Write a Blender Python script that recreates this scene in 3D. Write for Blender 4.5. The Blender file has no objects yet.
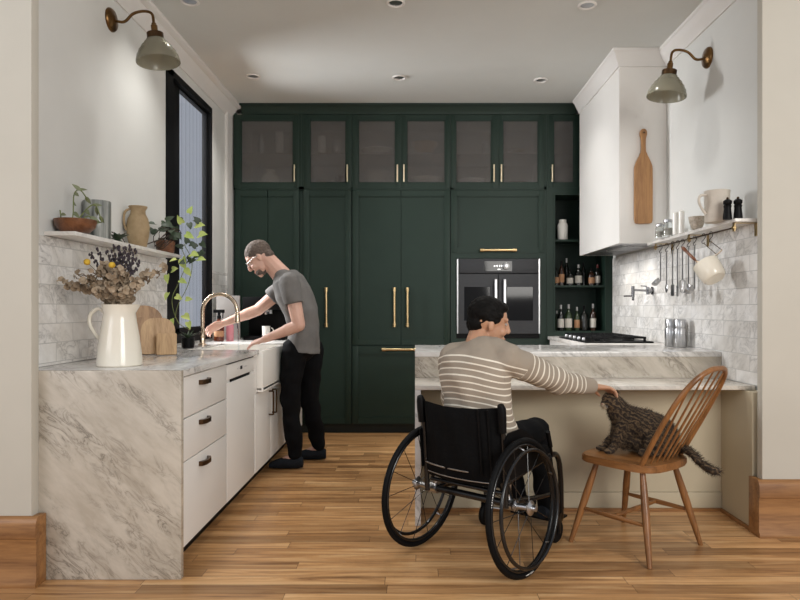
import bpy, bmesh, math, random
from mathutils import Vector, Matrix, noise
random.seed(7)
C = bpy.context.scene.collection
PI = math.pi

# ------------------------------------------------------------------ camera, light, exposure
cam_d = bpy.data.cameras.new('camera'); cam = bpy.data.objects.new('camera', cam_d); C.objects.link(cam)
cam.location = (0, 0, 1.19); cam.rotation_euler = (PI/2, 0, 0)
cam_d.sensor_width = 36; cam_d.lens = 28.665; cam_d.shift_x = -0.01875; cam_d.shift_y = 0.01
cam_d.clip_start = 0.05
bpy.context.scene.camera = cam
w = bpy.data.worlds.new('World'); bpy.context.scene.world = w; w.use_nodes = True
bg = w.node_tree.nodes['Background']; bg.inputs[0].default_value = (0.90, 0.93, 1.0, 1); bg.inputs[1].default_value = 0.42
def area(name, loc, target, sx, sy, power, col, spread=PI):
    l = bpy.data.lights.new(name, 'AREA'); l.shape = 'RECTANGLE'; l.size = sx; l.size_y = sy
    l.energy = power; l.color = col; l.spread = spread
    o = bpy.data.objects.new(name, l); C.objects.link(o); o.location = loc
    o.rotation_euler = (Vector(target)-Vector(loc)).to_track_quat('-Z', 'Y').to_euler()
    return o
area('window_daylight', (-3.3, 5.15, 2.65), (1.8, 4.95, 1.55), 1.0, 1.8, 290, (0.97, 0.98, 1.0))
area('front_fill_left', (-3.3, 0.2, 2.3), (1.8, 4.9, 1.5), 2.0, 1.8, 34, (0.98, 0.98, 1.0))  # unseen fill lamp added at the left to brighten the right wall
area('front_fill_right', (2.3, -1.0, 2.3), (-1.1, 4.0, 0.7), 2.0, 1.8, 118, (1.0, 0.97, 0.92))  # fill lamp added behind the camera, lifts the left drawers and near floor
DL = [(-1.33,5.24),(-0.13,5.27),(1.05,5.33),(-1.40,3.96),(-0.12,3.98),(1.084,4.01)]
for x, y in DL:
    l = bpy.data.lights.new('downlight_lamp', 'SPOT'); l.energy = (20 if x > 1 else 40) if y > 5 else 30; l.color = (1.0, 0.985, 0.95); l.spot_size = 2.0; l.spot_blend = 0.9
    l.shadow_soft_size = 0.05
    o = bpy.data.objects.new('downlight_lamp', l); C.objects.link(o); o.location = (x, y, 3.085)
vs = bpy.context.scene.view_settings
vs.view_transform = 'Standard'; vs.look = 'None'; vs.gamma = 1; vs.use_curve_mapping = False; vs.exposure = 0.27

# ------------------------------------------------------------------ materials
def lin(c):
    return tuple(((v/255)/12.92 if v/255 <= .04045 else ((v/255+.055)/1.055)**2.4) for v in c) + (1,)
def mat(name, col, rough=0.5, metal=0.0, **kw):
    m = bpy.data.materials.new(name); m.use_nodes = True
    n = m.node_tree.nodes; L = m.node_tree.links; p = n['Principled BSDF']
    p.inputs['Base Color'].default_value = lin(col) ; p.inputs['Roughness'].default_value = rough
    p.inputs['Metallic'].default_value = metal
    for k, v in kw.items(): p.inputs[k.replace('_', ' ')].default_value = v
    return m
def nd(m, t, **kw):
    n = m.node_tree.nodes.new(t)
    for k, v in kw.items():
        if k.startswith('i_'):
            key = k[2:].replace('_', ' '); n.inputs[key].default_value = v
        else: setattr(n, k, v)
    return n
def ln(m, a, b): m.node_tree.links.new(a, b)
def ramp(m, src, stops, interp='LINEAR'):
    r = nd(m, 'ShaderNodeValToRGB'); cr = r.color_ramp; cr.interpolation = interp
    while len(cr.elements) < len(stops): cr.elements.new(0.5)
    for e, (p, c) in zip(cr.elements, stops):
        e.position = p; e.color = lin(c) if len(c) == 3 else c
    ln(m, src, r.inputs[0]); return r.outputs[0]
def pos(m, scale=(1,1,1), rot=(0,0,0), obj=False):
    if obj:
        g = nd(m, 'ShaderNodeTexCoord').outputs['Object']
    else: g = nd(m, 'ShaderNodeNewGeometry').outputs['Position']
    mp = nd(m, 'ShaderNodeMapping'); mp.inputs['Rotation'].default_value = rot
    ln(m, g, mp.inputs[0])
    mp2 = nd(m, 'ShaderNodeMapping'); mp2.inputs['Scale'].default_value = scale
    ln(m, mp.outputs[0], mp2.inputs[0])
    return mp2.outputs[0]
def mottled(name, c1, c2, rough=0.5, scale=8, sc=(1,1,1), metal=0, bump=0, detail=4, obj=True, **kw):
    m = mat(name, c1, rough, metal, **kw); p = m.node_tree.nodes['Principled BSDF']
    nz = nd(m, 'ShaderNodeTexNoise', i_Scale=scale, i_Detail=detail, i_Roughness=0.6)
    ln(m, pos(m, sc, obj=obj), nz.inputs['Vector'])
    ln(m, ramp(m, nz.outputs[0], [(0.3, c1), (0.7, c2)]), p.inputs['Base Color'])
    if bump:
        b = nd(m, 'ShaderNodeBump', i_Strength=bump, i_Distance=0.01); ln(m, nz.outputs[0], b.inputs['Height']); ln(m, b.outputs[0], p.inputs['Normal'])
    return m
def wood(name, c1, c2, axis='x', rough=0.4, scale=1.0, bump=0.1):
    m = mat(name, c1, rough); p = m.node_tree.nodes['Principled BSDF']
    sc = {'x': (1.2, 14, 14), 'y': (14, 1.2, 14), 'z': (14, 14, 1.2)}[axis]
    v = pos(m, tuple(s*scale for s in sc), obj=True)
    n1 = nd(m, 'ShaderNodeTexNoise', i_Scale=1.5, i_Detail=6, i_Roughness=0.65, i_Distortion=0.6); ln(m, v, n1.inputs['Vector'])
    n2 = nd(m, 'ShaderNodeTexNoise', i_Scale=9.0, i_Detail=3); ln(m, v, n2.inputs['Vector'])
    a = nd(m, 'ShaderNodeMath', operation='MULTIPLY_ADD'); ln(m, n2.outputs[0], a.inputs[0]); a.inputs[1].default_value = 0.35; ln(m, n1.outputs[0], a.inputs[2])
    ln(m, ramp(m, a.outputs[0], [(0.42, c2), (0.78, c1)]), p.inputs['Base Color'])
    b = nd(m, 'ShaderNodeBump', i_Strength=bump, i_Distance=0.003); ln(m, a.outputs[0], b.inputs['Height']); ln(m, b.outputs[0], p.inputs['Normal'])
    return m
def marble_color(m, vec, base, dark, sc=1.0):
    """soft diagonal veins"""
    n1 = nd(m, 'ShaderNodeTexNoise', i_Scale=3.2*sc, i_Detail=7, i_Roughness=0.62, i_Distortion=0.75); ln(m, vec, n1.inputs['Vector'])
    s = nd(m, 'ShaderNodeMath', operation='SUBTRACT'); ln(m, n1.outputs[0], s.inputs[0]); s.inputs[1].default_value = 0.5
    ab = nd(m, 'ShaderNodeMath', operation='ABSOLUTE'); ln(m, s.outputs[0], ab.inputs[0])
    mid = tuple((a*2+b)/3 for a, b in zip(base, dark))
    veins = ramp(m, ab.outputs[0], [(0.0, dark), (0.03, mid), (0.13, base)])
    n3 = nd(m, 'ShaderNodeTexNoise', i_Scale=1.1*sc, i_Detail=3); ln(m, vec, n3.inputs['Vector'])
    k = nd(m, 'ShaderNodeMapRange'); k.inputs['From Min'].default_value = 0.38; k.inputs['From Max'].default_value = 0.62; ln(m, n3.outputs[0], k.inputs[0])
    vm = nd(m, 'ShaderNodeMix', data_type='RGBA'); ln(m, k.outputs[0], vm.inputs[0]); vm.inputs[6].default_value = lin(base); ln(m, veins, vm.inputs[7])
    n2 = nd(m, 'ShaderNodeTexNoise', i_Scale=2.0*sc, i_Detail=5, i_Roughness=0.6); ln(m, vec, n2.inputs['Vector'])
    cl = ramp(m, n2.outputs[0], [(0.35, (232,230,227)), (0.62, (255,255,255))])
    mx = nd(m, 'ShaderNodeMix', data_type='RGBA', blend_type='MULTIPLY'); mx.inputs[0].default_value = 1
    ln(m, vm.outputs[2], mx.inputs[6]); ln(m, cl, mx.inputs[7])
    return mx.outputs[2]
def marble(name, base=(228,222,213), dark=(160,154,147), rough=0.22, rot=(0, -0.75, 0), sc=1.0):
    m = mat(name, base, rough); p = m.node_tree.nodes['Principled BSDF']
    v = pos(m, (1.6, 1.6, 5.2), rot)
    ln(m, marble_color(m, v, base, dark, sc), p.inputs['Base Color'])
    return m
def marble_tile(name):
    m = mat(name, (225,222,218), 0.25); p = m.node_tree.nodes['Principled BSDF']
    g = nd(m, 'ShaderNodeNewGeometry'); sx = nd(m, 'ShaderNodeSeparateXYZ'); ln(m, g.outputs['Position'], sx.inputs[0])
    ad = nd(m, 'ShaderNodeMath', operation='ADD'); ln(m, sx.outputs[0], ad.inputs[0]); ln(m, sx.outputs[1], ad.inputs[1])
    cb = nd(m, 'ShaderNodeCombineXYZ'); ln(m, ad.outputs[0], cb.inputs[0]); ln(m, sx.outputs[2], cb.inputs[1])
    br = nd(m, 'ShaderNodeTexBrick', i_Scale=1.0); br.inputs['Brick Width'].default_value = 0.30; br.inputs['Row Height'].default_value = 0.093
    br.inputs['Mortar Size'].default_value = 0.002; br.inputs['Mortar Smooth'].default_value = 0.3
    br.inputs['Color1'].default_value = (0,0,0,1); br.inputs['Color2'].default_value = (1,1,1,1); br.inputs['Mortar'].default_value = (.5,.5,.5,1)
    ln(m, cb.outputs[0], br.inputs['Vector'])
    of = nd(m, 'ShaderNodeVectorMath', operation='SCALE'); ln(m, br.outputs['Color'], of.inputs[0]); of.inputs[3].default_value = 7.0
    a2 = nd(m, 'ShaderNodeVectorMath', operation='ADD'); ln(m, pos(m, (1.5,1.5,2.4), (0.7,0,0)), a2.inputs[0]); ln(m, of.outputs[0], a2.inputs[1])
    mc = marble_color(m, a2.outputs[0], (244,242,239), (188,186,184), 1.7)
    tone = ramp(m, br.outputs['Color'], [(0, (238,237,235)), (1, (255,255,255))])
    mu = nd(m, 'ShaderNodeMix', data_type='RGBA', blend_type='MULTIPLY'); mu.inputs[0].default_value = 1; ln(m, mc, mu.inputs[6]); ln(m, tone, mu.inputs[7])
    mx = nd(m, 'ShaderNodeMix', data_type='RGBA'); ln(m, br.outputs['Fac'], mx.inputs[0]); ln(m, mu.outputs[2], mx.inputs[6]); mx.inputs[7].default_value = lin((188,186,183))
    ln(m, mx.outputs[2], p.inputs['Base Color'])
    b = nd(m, 'ShaderNodeBump', i_Strength=0.5, i_Distance=0.002); b.invert = True; ln(m, br.outputs['Fac'], b.inputs['Height']); ln(m, b.outputs[0], p.inputs['Normal'])
    return m
def oak_floor():
    m = mat('oak_floor', (170,120,75), 0.33); p = m.node_tree.nodes['Principled BSDF']
    v0 = nd(m, 'ShaderNodeNewGeometry').outputs['Position']
    br = nd(m, 'ShaderNodeTexBrick', i_Scale=1.0); br.offset = 0.5; br.offset_frequency = 2
    br.inputs['Brick Width'].default_value = 1.05; br.inputs['Row Height'].default_value = 0.083
    br.inputs['Mortar Size'].default_value = 0.0011; br.inputs['Mortar Smooth'].default_value = 0.2
    br.inputs['Color1'].default_value = (0,0,0,1); br.inputs['Color2'].default_value = (1,1,1,1); br.inputs['Mortar'].default_value = (.2,.2,.2,1)
    sp = nd(m, 'ShaderNodeSeparateXYZ'); ln(m, v0, sp.inputs[0])
    ro = nd(m, 'ShaderNodeMath', operation='DIVIDE'); ln(m, sp.outputs[1], ro.inputs[0]); ro.inputs[1].default_value = 0.083
    fl = nd(m, 'ShaderNodeMath', operation='FLOOR'); ln(m, ro.outputs[0], fl.inputs[0])
    wn = nd(m, 'ShaderNodeTexWhiteNoise', noise_dimensions='1D'); ln(m, fl.outputs[0], wn.inputs['W'])
    xo = nd(m, 'ShaderNodeMath', operation='ADD'); ln(m, sp.outputs[0], xo.inputs[0]); ln(m, wn.outputs['Value'], xo.inputs[1])
    cv = nd(m, 'ShaderNodeCombineXYZ'); ln(m, xo.outputs[0], cv.inputs[0]); ln(m, sp.outputs[1], cv.inputs[1])
    ln(m, cv.outputs[0], br.inputs['Vector'])
    of = nd(m, 'ShaderNodeVectorMath', operation='SCALE'); ln(m, br.outputs['Color'], of.inputs[0]); of.inputs[3].default_value = 11.0
    a2 = nd(m, 'ShaderNodeVectorMath', operation='ADD'); ln(m, pos(m, (0.9, 13, 1)), a2.inputs[0]); ln(m, of.outputs[0], a2.inputs[1])
    n1 = nd(m, 'ShaderNodeTexNoise', i_Scale=1.6, i_Detail=7, i_Roughness=0.62, i_Distortion=0.9); ln(m, a2.outputs[0], n1.inputs['Vector'])
    grain = ramp(m, n1.outputs[0], [(0.28, (132,92,56)), (0.5, (208,160,108)), (0.72, (236,198,148))])
    tone = ramp(m, br.outputs['Color'], [(0, (182,174,166)), (0.5, (234,228,222)), (1, (255,255,255))])
    mu = nd(m, 'ShaderNodeMix', data_type='RGBA', blend_type='MULTIPLY'); mu.inputs[0].default_value = 1; ln(m, grain, mu.inputs[6]); ln(m, tone, mu.inputs[7])
    mx = nd(m, 'ShaderNodeMix', data_type='RGBA'); ln(m, br.outputs['Fac'], mx.inputs[0]); ln(m, mu.outputs[2], mx.inputs[6]); mx.inputs[7].default_value = lin((70,44,24))
    ln(m, mx.outputs[2], p.inputs['Base Color'])
    b = nd(m, 'ShaderNodeBump', i_Strength=0.25, i_Distance=0.002); b.invert = True; ln(m, br.outputs['Fac'], b.inputs['Height']); ln(m, b.outputs[0], p.inputs['Normal'])
    return m
M = {}
M['plaster'] = mottled('wall_plaster', (208,208,204), (212,212,208), 0.85, 3)
M['greige'] = mottled('greige_wall', (192,187,175), (196,191,179), 0.85, 3)
M['ceil'] = mottled('ceiling_paint', (203,205,202), (206,208,205), 0.9, 3)
M['trimw'] = mottled('trim_white', (216,213,209), (220,217,213), 0.6, 4)
M['cabw'] = mottled('cabinet_white', (222,219,214), (225,222,217), 0.42, 4)
M['panelw'] = mottled('panel_cream', (192,180,154), (196,184,158), 0.6, 4)
M['green'] = mottled('green_paint', (26,44,36), (29,47,39), 0.5, 5)
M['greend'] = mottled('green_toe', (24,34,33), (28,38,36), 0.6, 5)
M['floor'] = oak_floor()
M['oakbase'] = wood('oak_baseboard', (160,114,68), (112,72,38), 'x', 0.4, 0.8)
M['slab'] = marble('marble_slab', (196,187,173), (132,124,112), 0.22, (0,-0.75,0), 1.5)
M['desk'] = marble('marble_desk', (226,219,208), (166,159,150), 0.2, (0.2,-0.75,0.5))
M['top'] = marble('marble_counter', (222,219,215), (160,157,153), 0.16, (0.2,-0.75,0.6))
M['ledge'] = marble('marble_ledge', (235,231,226), (190,186,181), 0.25)
M['tile'] = marble_tile('marble_tile')
M['blackframe'] = mottled('black_aluminium', (13,14,16), (18,19,21), 0.6, 6)
M['brass'] = mottled('brushed_brass', (212,186,142), (194,168,122), 0.3, 20, metal=1)
M['pale_brass'] = mottled('pale_brass', (232,216,184), (220,202,166), 0.28, 20, metal=1)
M['bronze'] = mottled('dark_bronze', (74,56,40), (98,76,54), 0.35, 20, metal=1)
M['antique'] = mottled('antique_brass', (128,98,62), (96,72,46), 0.35, 15, metal=1)
M['nickel'] = mottled('champagne_nickel', (214,196,174), (196,178,156), 0.25, 15, metal=1)
M['steel'] = mottled('brushed_steel', (196,196,196), (170,170,172), 0.3, 20, metal=1)
M['chrome'] = mottled('chrome', (150,150,152), (128,128,130), 0.2, 10, metal=1)
M['ovensteel'] = mottled('dark_steel', (50,51,54), (42,43,46), 0.32, 20, (1,1,8), metal=0.3)
M['ovenglass'] = mat('oven_glass', (14,13,13), 0.06)
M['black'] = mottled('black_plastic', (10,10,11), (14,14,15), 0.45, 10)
M['rubber'] = mottled('black_rubber', (10,10,11), (15,15,16), 0.6, 30)
M['glossblack'] = mottled('gloss_black', (14,14,15), (20,20,21), 0.22, 10)
M['fabric'] = mottled('black_nylon', (7,7,8), (12,12,13), 0.8, 60, bump=0.3)
M['iron'] = mottled('cast_iron', (16,16,17), (26,26,27), 0.5, 30)
M['traygrey'] = mottled('grey_tray', (136,132,128), (128,124,120), 0.6, 4)
M['ceramic'] = mottled('white_ceramic', (236,233,226), (240,237,231), 0.15, 4)
M['cream'] = mottled('cream_ceramic', (226,219,203), (231,224,209), 0.14, 4)
M['stoneware'] = mottled('grey_stoneware', (204,196,184), (186,177,164), 0.6, 12)
M['speckle'] = mottled('speckled_clay', (206,196,182), (150,138,122), 0.6, 70)
M['tanclay'] = mottled('tan_clay', (172,150,116), (140,118,86), 0.75, 14, bump=0.2)
M['greymarble'] = mottled('grey_marble', (48,56,56), (176,178,172), 0.35, 1.0, (34,34,3), obj=False, detail=6)
M['bowlwood'] = wood('bowl_wood', (126,82,54), (66,38,24), 'y', 0.35)
M['boardwood'] = wood('board_wood', (170,134,96), (112,78,48), 'z', 0.5)
M['boardwood2'] = wood('board_wood_light', (196,162,120), (150,114,74), 'z', 0.5)
M['boardwarm'] = wood('board_acacia', (176,130,82), (126,84,48), 'z', 0.45)
M['chairwood'] = wood('chair_wood', (144,97,54), (92,58,30), 'y', 0.35)
M['chairwoodz'] = wood('chair_wood_upright', (144,97,54), (94,60,32), 'z', 0.35)
M['handlewood'] = wood('handle_wood', (120,72,44), (76,42,26), 'x', 0.4)
M['skin_m'] = mottled('skin_light', (206,166,148), (192,150,132), 0.5, 9, Subsurface_Weight=0.05)
M['skin_w'] = mottled('skin_warm', (190,146,116), (174,128,100), 0.5, 9, Subsurface_Weight=0.05)
M['lips'] = mat('lips', (150,88,78), 0.5)
M['eye'] = mat('eye_dark', (40,28,22), 0.15)
M['eyewhite'] = mat('eye_white', (168,158,150), 0.3)
M['hairdark'] = mottled('dark_hair', (7,6,5), (15,12,10), 0.6, 40, bump=0.6)
M['hairgrey'] = mottled('grey_hair', (112,100,92), (74,64,58), 0.7, 60, bump=0.5)
M['tshirt'] = mottled('charcoal_cotton', (108,105,102), (96,94,92), 0.9, 12, bump=0.15)
M['blackjean'] = mottled('black_denim', (9,9,11), (14,15,17), 0.85, 14, bump=0.2)
M['shoe'] = mottled('dark_suede', (34,38,44), (26,29,34), 0.8, 30)
M['leaf_lime'] = mottled('lime_leaf', (214,222,140), (140,172,72), 0.45, 9, Subsurface_Weight=0.0)
M['leaf_dark'] = mottled('dark_leaf', (62,78,56), (40,54,38), 0.5, 12)
M['leaf_sage'] = mottled('sage_leaf', (132,138,104), (98,106,76), 0.6, 12)
M['vine'] = mottled('brown_vine', (62,50,38), (44,34,26), 0.7, 20)
M['vinegreen'] = mottled('green_vine', (120,130,72), (92,104,56), 0.6, 20)
M['euca'] = mottled('dried_eucalyptus', (190,172,148), (122,104,82), 0.8, 10)
M['lavender'] = mottled('dried_lavender', (72,62,70), (50,44,48), 0.9, 30)
M['straw'] = mottled('dry_stem', (110,96,66), (84,70,46), 0.8, 20)
M['yellow'] = mottled('yellow_bloom', (214,178,64), (186,146,40), 0.9, 60, bump=0.5)
M['glass'] = mat('clear_glass', (245,248,248), 0.02, Transmission_Weight=1.0, IOR=1.45)
M['pane'] = mat('window_glass', (250,252,255), 0.0)
def thin_pane(m, gloss=0.06):
    nt = m.node_tree; nt.nodes.remove(nt.nodes['Principled BSDF']); out = nt.nodes['Material Output']
    tr = nd(m, 'ShaderNodeBsdfTransparent'); gl = nd(m, 'ShaderNodeBsdfGlossy'); gl.inputs['Roughness'].default_value = 0.02
    mx = nd(m, 'ShaderNodeMixShader'); mx.inputs[0].default_value = gloss
    ln(m, tr.outputs[0], mx.inputs[1]); ln(m, gl.outputs[0], mx.inputs[2]); ln(m, mx.outputs[0], out.inputs[0])
thin_pane(M['pane'])
M['amber'] = mat('amber_glass', (120,52,18), 0.08, Transmission_Weight=0.6, IOR=1.45)
M['pinksoap'] = mat('pink_soap', (224,150,160), 0.15, Transmission_Weight=0.4)
M['darkglass'] = mat('dark_bottle_glass', (16,18,14), 0.08)
M['brownglass'] = mat('brown_bottle_glass', (48,26,14), 0.1)
M['greenglass'] = mat('green_bottle_glass', (44,58,34), 0.1)
M['label'] = mottled('paper_label', (206,200,190), (186,180,170), 0.7, 14)
M['label2'] = mottled('tan_label', (176,132,96), (150,106,76), 0.7, 14)
M['ink'] = mat('label_ink', (30,28,28), 0.7)
M['redcap'] = mottled('red_capsule', (110,34,30), (90,26,24), 0.4, 14)
M['silvercap'] = mottled('silver_capsule', (190,188,186), (170,168,166), 0.3, 14, metal=0.6)
M['water'] = mat('water', (240,246,250), 0.03, Transmission_Weight=1.0, IOR=1.33)
M['cabinside'] = mottled('cabinet_inside', (176,168,160), (168,160,152), 0.7, 5)
M['siding'] = mat('blue_grey_siding', (180,186,200), 0.7)
def siding():
    m = M['siding']; p = m.node_tree.nodes['Principled BSDF']
    wv = nd(m, 'ShaderNodeTexWave', wave_type='BANDS', bands_direction='Y', wave_profile='SAW', i_Scale=1.6)
    ln(m, pos(m), wv.inputs['Vector'])
    ln(m, ramp(m, wv.outputs[0], [(0, (150,156,168)), (0.12, (208,213,222)), (0.95, (222,226,234)), (1, (245,246,250))]), p.inputs['Base Color'])
siding()
def reeded():
    m = mat('reeded_glass', (168,165,162), 0.25, Transmission_Weight=0.8, IOR=1.2); p = m.node_tree.nodes['Principled BSDF']
    wv = nd(m, 'ShaderNodeTexWave', wave_type='BANDS', bands_direction='X', wave_profile='SIN', i_Scale=22)
    ln(m, pos(m), wv.inputs['Vector'])
    b = nd(m, 'ShaderNodeBump', i_Strength=0.5, i_Distance=0.004); ln(m, wv.outputs[0], b.inputs['Height']); ln(m, b.outputs[0], p.inputs['Normal'])
    return m
M['reeded'] = reeded()
def ribbed_shade():
    m = mat('smoked_ribbed_glass', (168,164,146), 0.2, Transmission_Weight=0.6, IOR=1.3)
    return m
M['shade'] = ribbed_shade()
M['ovensteel'].node_tree.nodes['Principled BSDF'].inputs['Roughness'].default_value = 0.5
def striped():
    m = mat('striped_knit', (164,152,136), 0.95); p = m.node_tree.nodes['Principled BSDF']
    a = nd(m, 'ShaderNodeAttribute', attribute_name='stripe')
    fr = nd(m, 'ShaderNodeMath', operation='FRACT'); ln(m, a.outputs['Fac'], fr.inputs[0])
    st = ramp(m, fr.outputs[0], [(0, (152,140,125)), (0.76, (226,218,202))], 'CONSTANT')
    md = nd(m, 'ShaderNodeMath', operation='LESS_THAN'); ln(m, a.outputs['Fac'], md.inputs[0]); md.inputs[1].default_value = 100.0
    mx = nd(m, 'ShaderNodeMix', data_type='RGBA'); ln(m, md.outputs[0], mx.inputs[0]); mx.inputs[6].default_value = lin((152,140,125)); ln(m, st, mx.inputs[7])
    nz = nd(m, 'ShaderNodeTexNoise', i_Scale=220); b = nd(m, 'ShaderNodeBump', i_Strength=0.3, i_Distance=0.003); ln(m, nz.outputs[0], b.inputs['Height']); ln(m, b.outputs[0], p.inputs['Normal'])
    ln(m, mx.outputs[2], p.inputs['Base Color']); return m
M['knit'] = striped()
def tabby(name='tabby_fur'):
    m = mat(name, (90,75,58), 0.9); p = m.node_tree.nodes['Principled BSDF']
    v = pos(m, (1,1,1), obj=True)
    wv = nd(m, 'ShaderNodeTexWave', wave_type='BANDS', bands_direction='DIAGONAL', i_Scale=19, i_Distortion=8, i_Detail=4); wv.inputs['Detail Scale'].default_value = 2.2
    ln(m, v, wv.inputs['Vector'])
    c = ramp(m, wv.outputs[0], [(0.0, (42,32,25)), (0.45, (56,44,33)), (0.8, (84,66,47)), (1, (112,91,66))])
    a = nd(m, 'ShaderNodeAttribute', attribute_name='pale')
    mx = nd(m, 'ShaderNodeMix', data_type='RGBA'); ln(m, a.outputs['Fac'], mx.inputs[0]); ln(m, c, mx.inputs[6]); mx.inputs[7].default_value = lin((190,172,146))
    ln(m, mx.outputs[2], p.inputs['Base Color']); return m
M['tabby'] = tabby()
M['nose'] = mat('cat_nose', (150,96,86), 0.5)
M['white_fur'] = mat('white_muzzle', (220,212,200), 0.9)

# ------------------------------------------------------------------ mesh helpers
WM = {}
class MB:
    def __init__(s): s.bm = bmesh.new()
    def _add(s, verts, faces, mtx=None):
        vs_ = [s.bm.verts.new(mtx @ Vector(v) if mtx else Vector(v)) for v in verts]
        for f in faces:
            try: s.bm.faces.new([vs_[i] for i in f])
            except ValueError: pass
        return vs_
    def box(s, x0, x1, y0, y1, z0, z1, bev=0.0, mtx=None):
        if x0 > x1: x0, x1 = x1, x0
        if y0 > y1: y0, y1 = y1, y0
        if z0 > z1: z0, z1 = z1, z0
        v = [(x0,y0,z0),(x1,y0,z0),(x1,y1,z0),(x0,y1,z0),(x0,y0,z1),(x1,y0,z1),(x1,y1,z1),(x0,y1,z1)]
        f = [(0,3,2,1),(4,5,6,7),(0,1,5,4),(1,2,6,5),(2,3,7,6),(3,0,4,7)]
        vv = s._add(v, f, mtx)
        if bev:
            es = set(e for q in vv for e in q.link_edges)
            bmesh.ops.bevel(s.bm, geom=list(es), offset=bev, segments=2, affect='EDGES', profile=0.6)
        return s
    def ring(s, c, u, v, n):
        return [c + u*math.cos(2*PI*i/n) + v*math.sin(2*PI*i/n) for i in range(n)]
    def loft(s, secs, n=20, cap=True):
        """secs: list of (center, u, v)"""
        rows = [[s.bm.verts.new(p) for p in s.ring(Vector(c), Vector(u), Vector(v), n)] for c, u, v in secs]
        for a, b in zip(rows, rows[1:]):
            for i in range(n): s.bm.faces.new([a[i], a[(i+1)%n], b[(i+1)%n], b[i]])
        if cap:
            s.bm.faces.new(rows[0][::-1]); s.bm.faces.new(rows[-1])
        return s
    def cyl(s, p0, p1, r0, r1=None, n=16, cap=True):
        p0, p1 = Vector(p0), Vector(p1); r1 = r0 if r1 is None else r1
        d = (p1-p0).normalized(); u = d.orthogonal().normalized(); v = d.cross(u)
        return s.loft([(p0, u*r0, v*r0), (p1, u*r1, v*r1)], n, cap)
    def tube(s, pts, r, n=10, cap=True, closed=False):
        pts = [Vector(p) for p in pts]; k = len(pts)
        rs = r if isinstance(r, (list, tuple)) else [r]*k
        secs = []; u = None
        for i, p in enumerate(pts):
            if closed: t = (pts[(i+1)%k]-pts[i-1]).normalized()
            else: t = ((pts[min(i+1,k-1)]-pts[max(i-1,0)])).normalized()
            if u is None: u = t.orthogonal().normalized()
            u = (u - t*u.dot(t)).normalized(); v = t.cross(u)
            secs.append((p, u*rs[i], v*rs[i]))
        if not closed: return s.loft(secs, n, cap)
        rows = [[s.bm.verts.new(q) for q in s.ring(c, a, b, n)] for c, a, b in secs]
        # minimise twist on closing by nearest offset
        for j in range(k):
            a = rows[j]; b = rows[(j+1)%k]; off = 0
            if j == k-1: off = min(range(n), key=lambda o: (a[0].co-b[o].co).length)
            for i in range(n): s.bm.faces.new([a[i], a[(i+1)%n], b[(i+1+off)%n], b[(i+off)%n]])
        return s
    def lathe(s, prof, c=(0,0,0), n=28, axis=None, cap=True):
        """prof: (radius, height) list along axis (default z) from c"""
        c = Vector(c); d = Vector(axis).normalized() if axis else Vector((0,0,1))
        u = d.orthogonal().normalized(); v = d.cross(u)
        secs = [(c+d*h, u*max(r,1e-4), v*max(r,1e-4)) for r, h in prof]
        return s.loft(secs, n, cap)
    def ell(s, c, ax, sub=3):
        """ellipsoid with three axis vectors"""
        m = Matrix((Vector(ax[0]), Vector(ax[1]), Vector(ax[2]))).transposed().to_4x4(); m.translation = Vector(c)
        bmesh.ops.create_icosphere(s.bm, subdivisions=sub, radius=1, matrix=m); return s
    def sph(s, c, r, sub=2): return s.ell(c, ((r,0,0),(0,r,0),(0,0,r)), sub)
    def cap(s, p0, p1, r0, r1=None, n=12):
        r1 = r0 if r1 is None else r1
        s.cyl(p0, p1, r0, r1, n); s.sph(p0, r0); s.sph(p1, r1); return s
    def prism(s, poly, a, b, plane='xz', bev=0):
        """poly of 2d points extruded from a to b along the third axis"""
        def P(p, t):
            return {'xz': (p[0], t, p[1]), 'xy': (p[0], p[1], t), 'yz': (t, p[0], p[1])}[plane]
        n = len(poly); A = [s.bm.verts.new(P(p, a)) for p in poly]; B = [s.bm.verts.new(P(p, b)) for p in poly]
        fs = [s.bm.faces.new(A), s.bm.faces.new(B[::-1])]
        for i in range(n): s.bm.faces.new([A[i], B[i], B[(i+1)%n], A[(i+1)%n]])
        if bev: bmesh.ops.bevel(s.bm, geom=list(set(e for f in fs for e in f.edges)), offset=bev, segments=2, affect='EDGES')
        return s
    def xf(s, m): bmesh.ops.transform(s.bm, matrix=m, verts=s.bm.verts[:]); return s
    def build(s, name, m, parent=None, smooth=None, local=False, autos=40):
        bmesh.ops.recalc_face_normals(s.bm, faces=s.bm.faces[:])
        if parent is not None and not local:
            s.bm.transform(WM[parent.as_pointer()].inverted())
        me = bpy.data.meshes.new(name)
        for f in s.bm.faces: f.smooth = True
        for e in s.bm.edges:
            if len(e.link_faces) == 2 and e.calc_face_angle(0) > math.radians(autos): e.smooth = False
        s.bm.to_mesh(me); s.bm.free(); me.materials.append(m if not isinstance(m, str) else M[m])
        o = bpy.data.objects.new(name, me); C.objects.link(o)
        if parent is not None:
            o.parent = parent; WM[o.as_pointer()] = WM[parent.as_pointer()]
        else: WM[o.as_pointer()] = Matrix.Identity(4)
        return o
def tag(o, label=None, cat=None, group=None, kind=None):
    if label: o['label'] = label
    if cat: o['category'] = cat
    if group: o['group'] = group
    if kind: o['kind'] = kind
    return o
KEEP = []
def thing(name, label, cat, loc=(0,0,0), rz=0, group=None):
    o = bpy.data.objects.new(name, None); C.objects.link(o); o.location = loc; o.rotation_euler = (0,0,rz)
    o.empty_display_size = 0.05
    WM[o.as_pointer()] = Matrix.Translation(loc) @ Matrix.Rotation(rz, 4, 'Z'); KEEP.append(o)
    return tag(o, label, cat, group)
def struct(name, mb, m, label=None):
    return tag(mb.build(name, m), label=label, kind='structure')
def kids(o): return [c for c in bpy.data.objects if c.parent == o]
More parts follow.
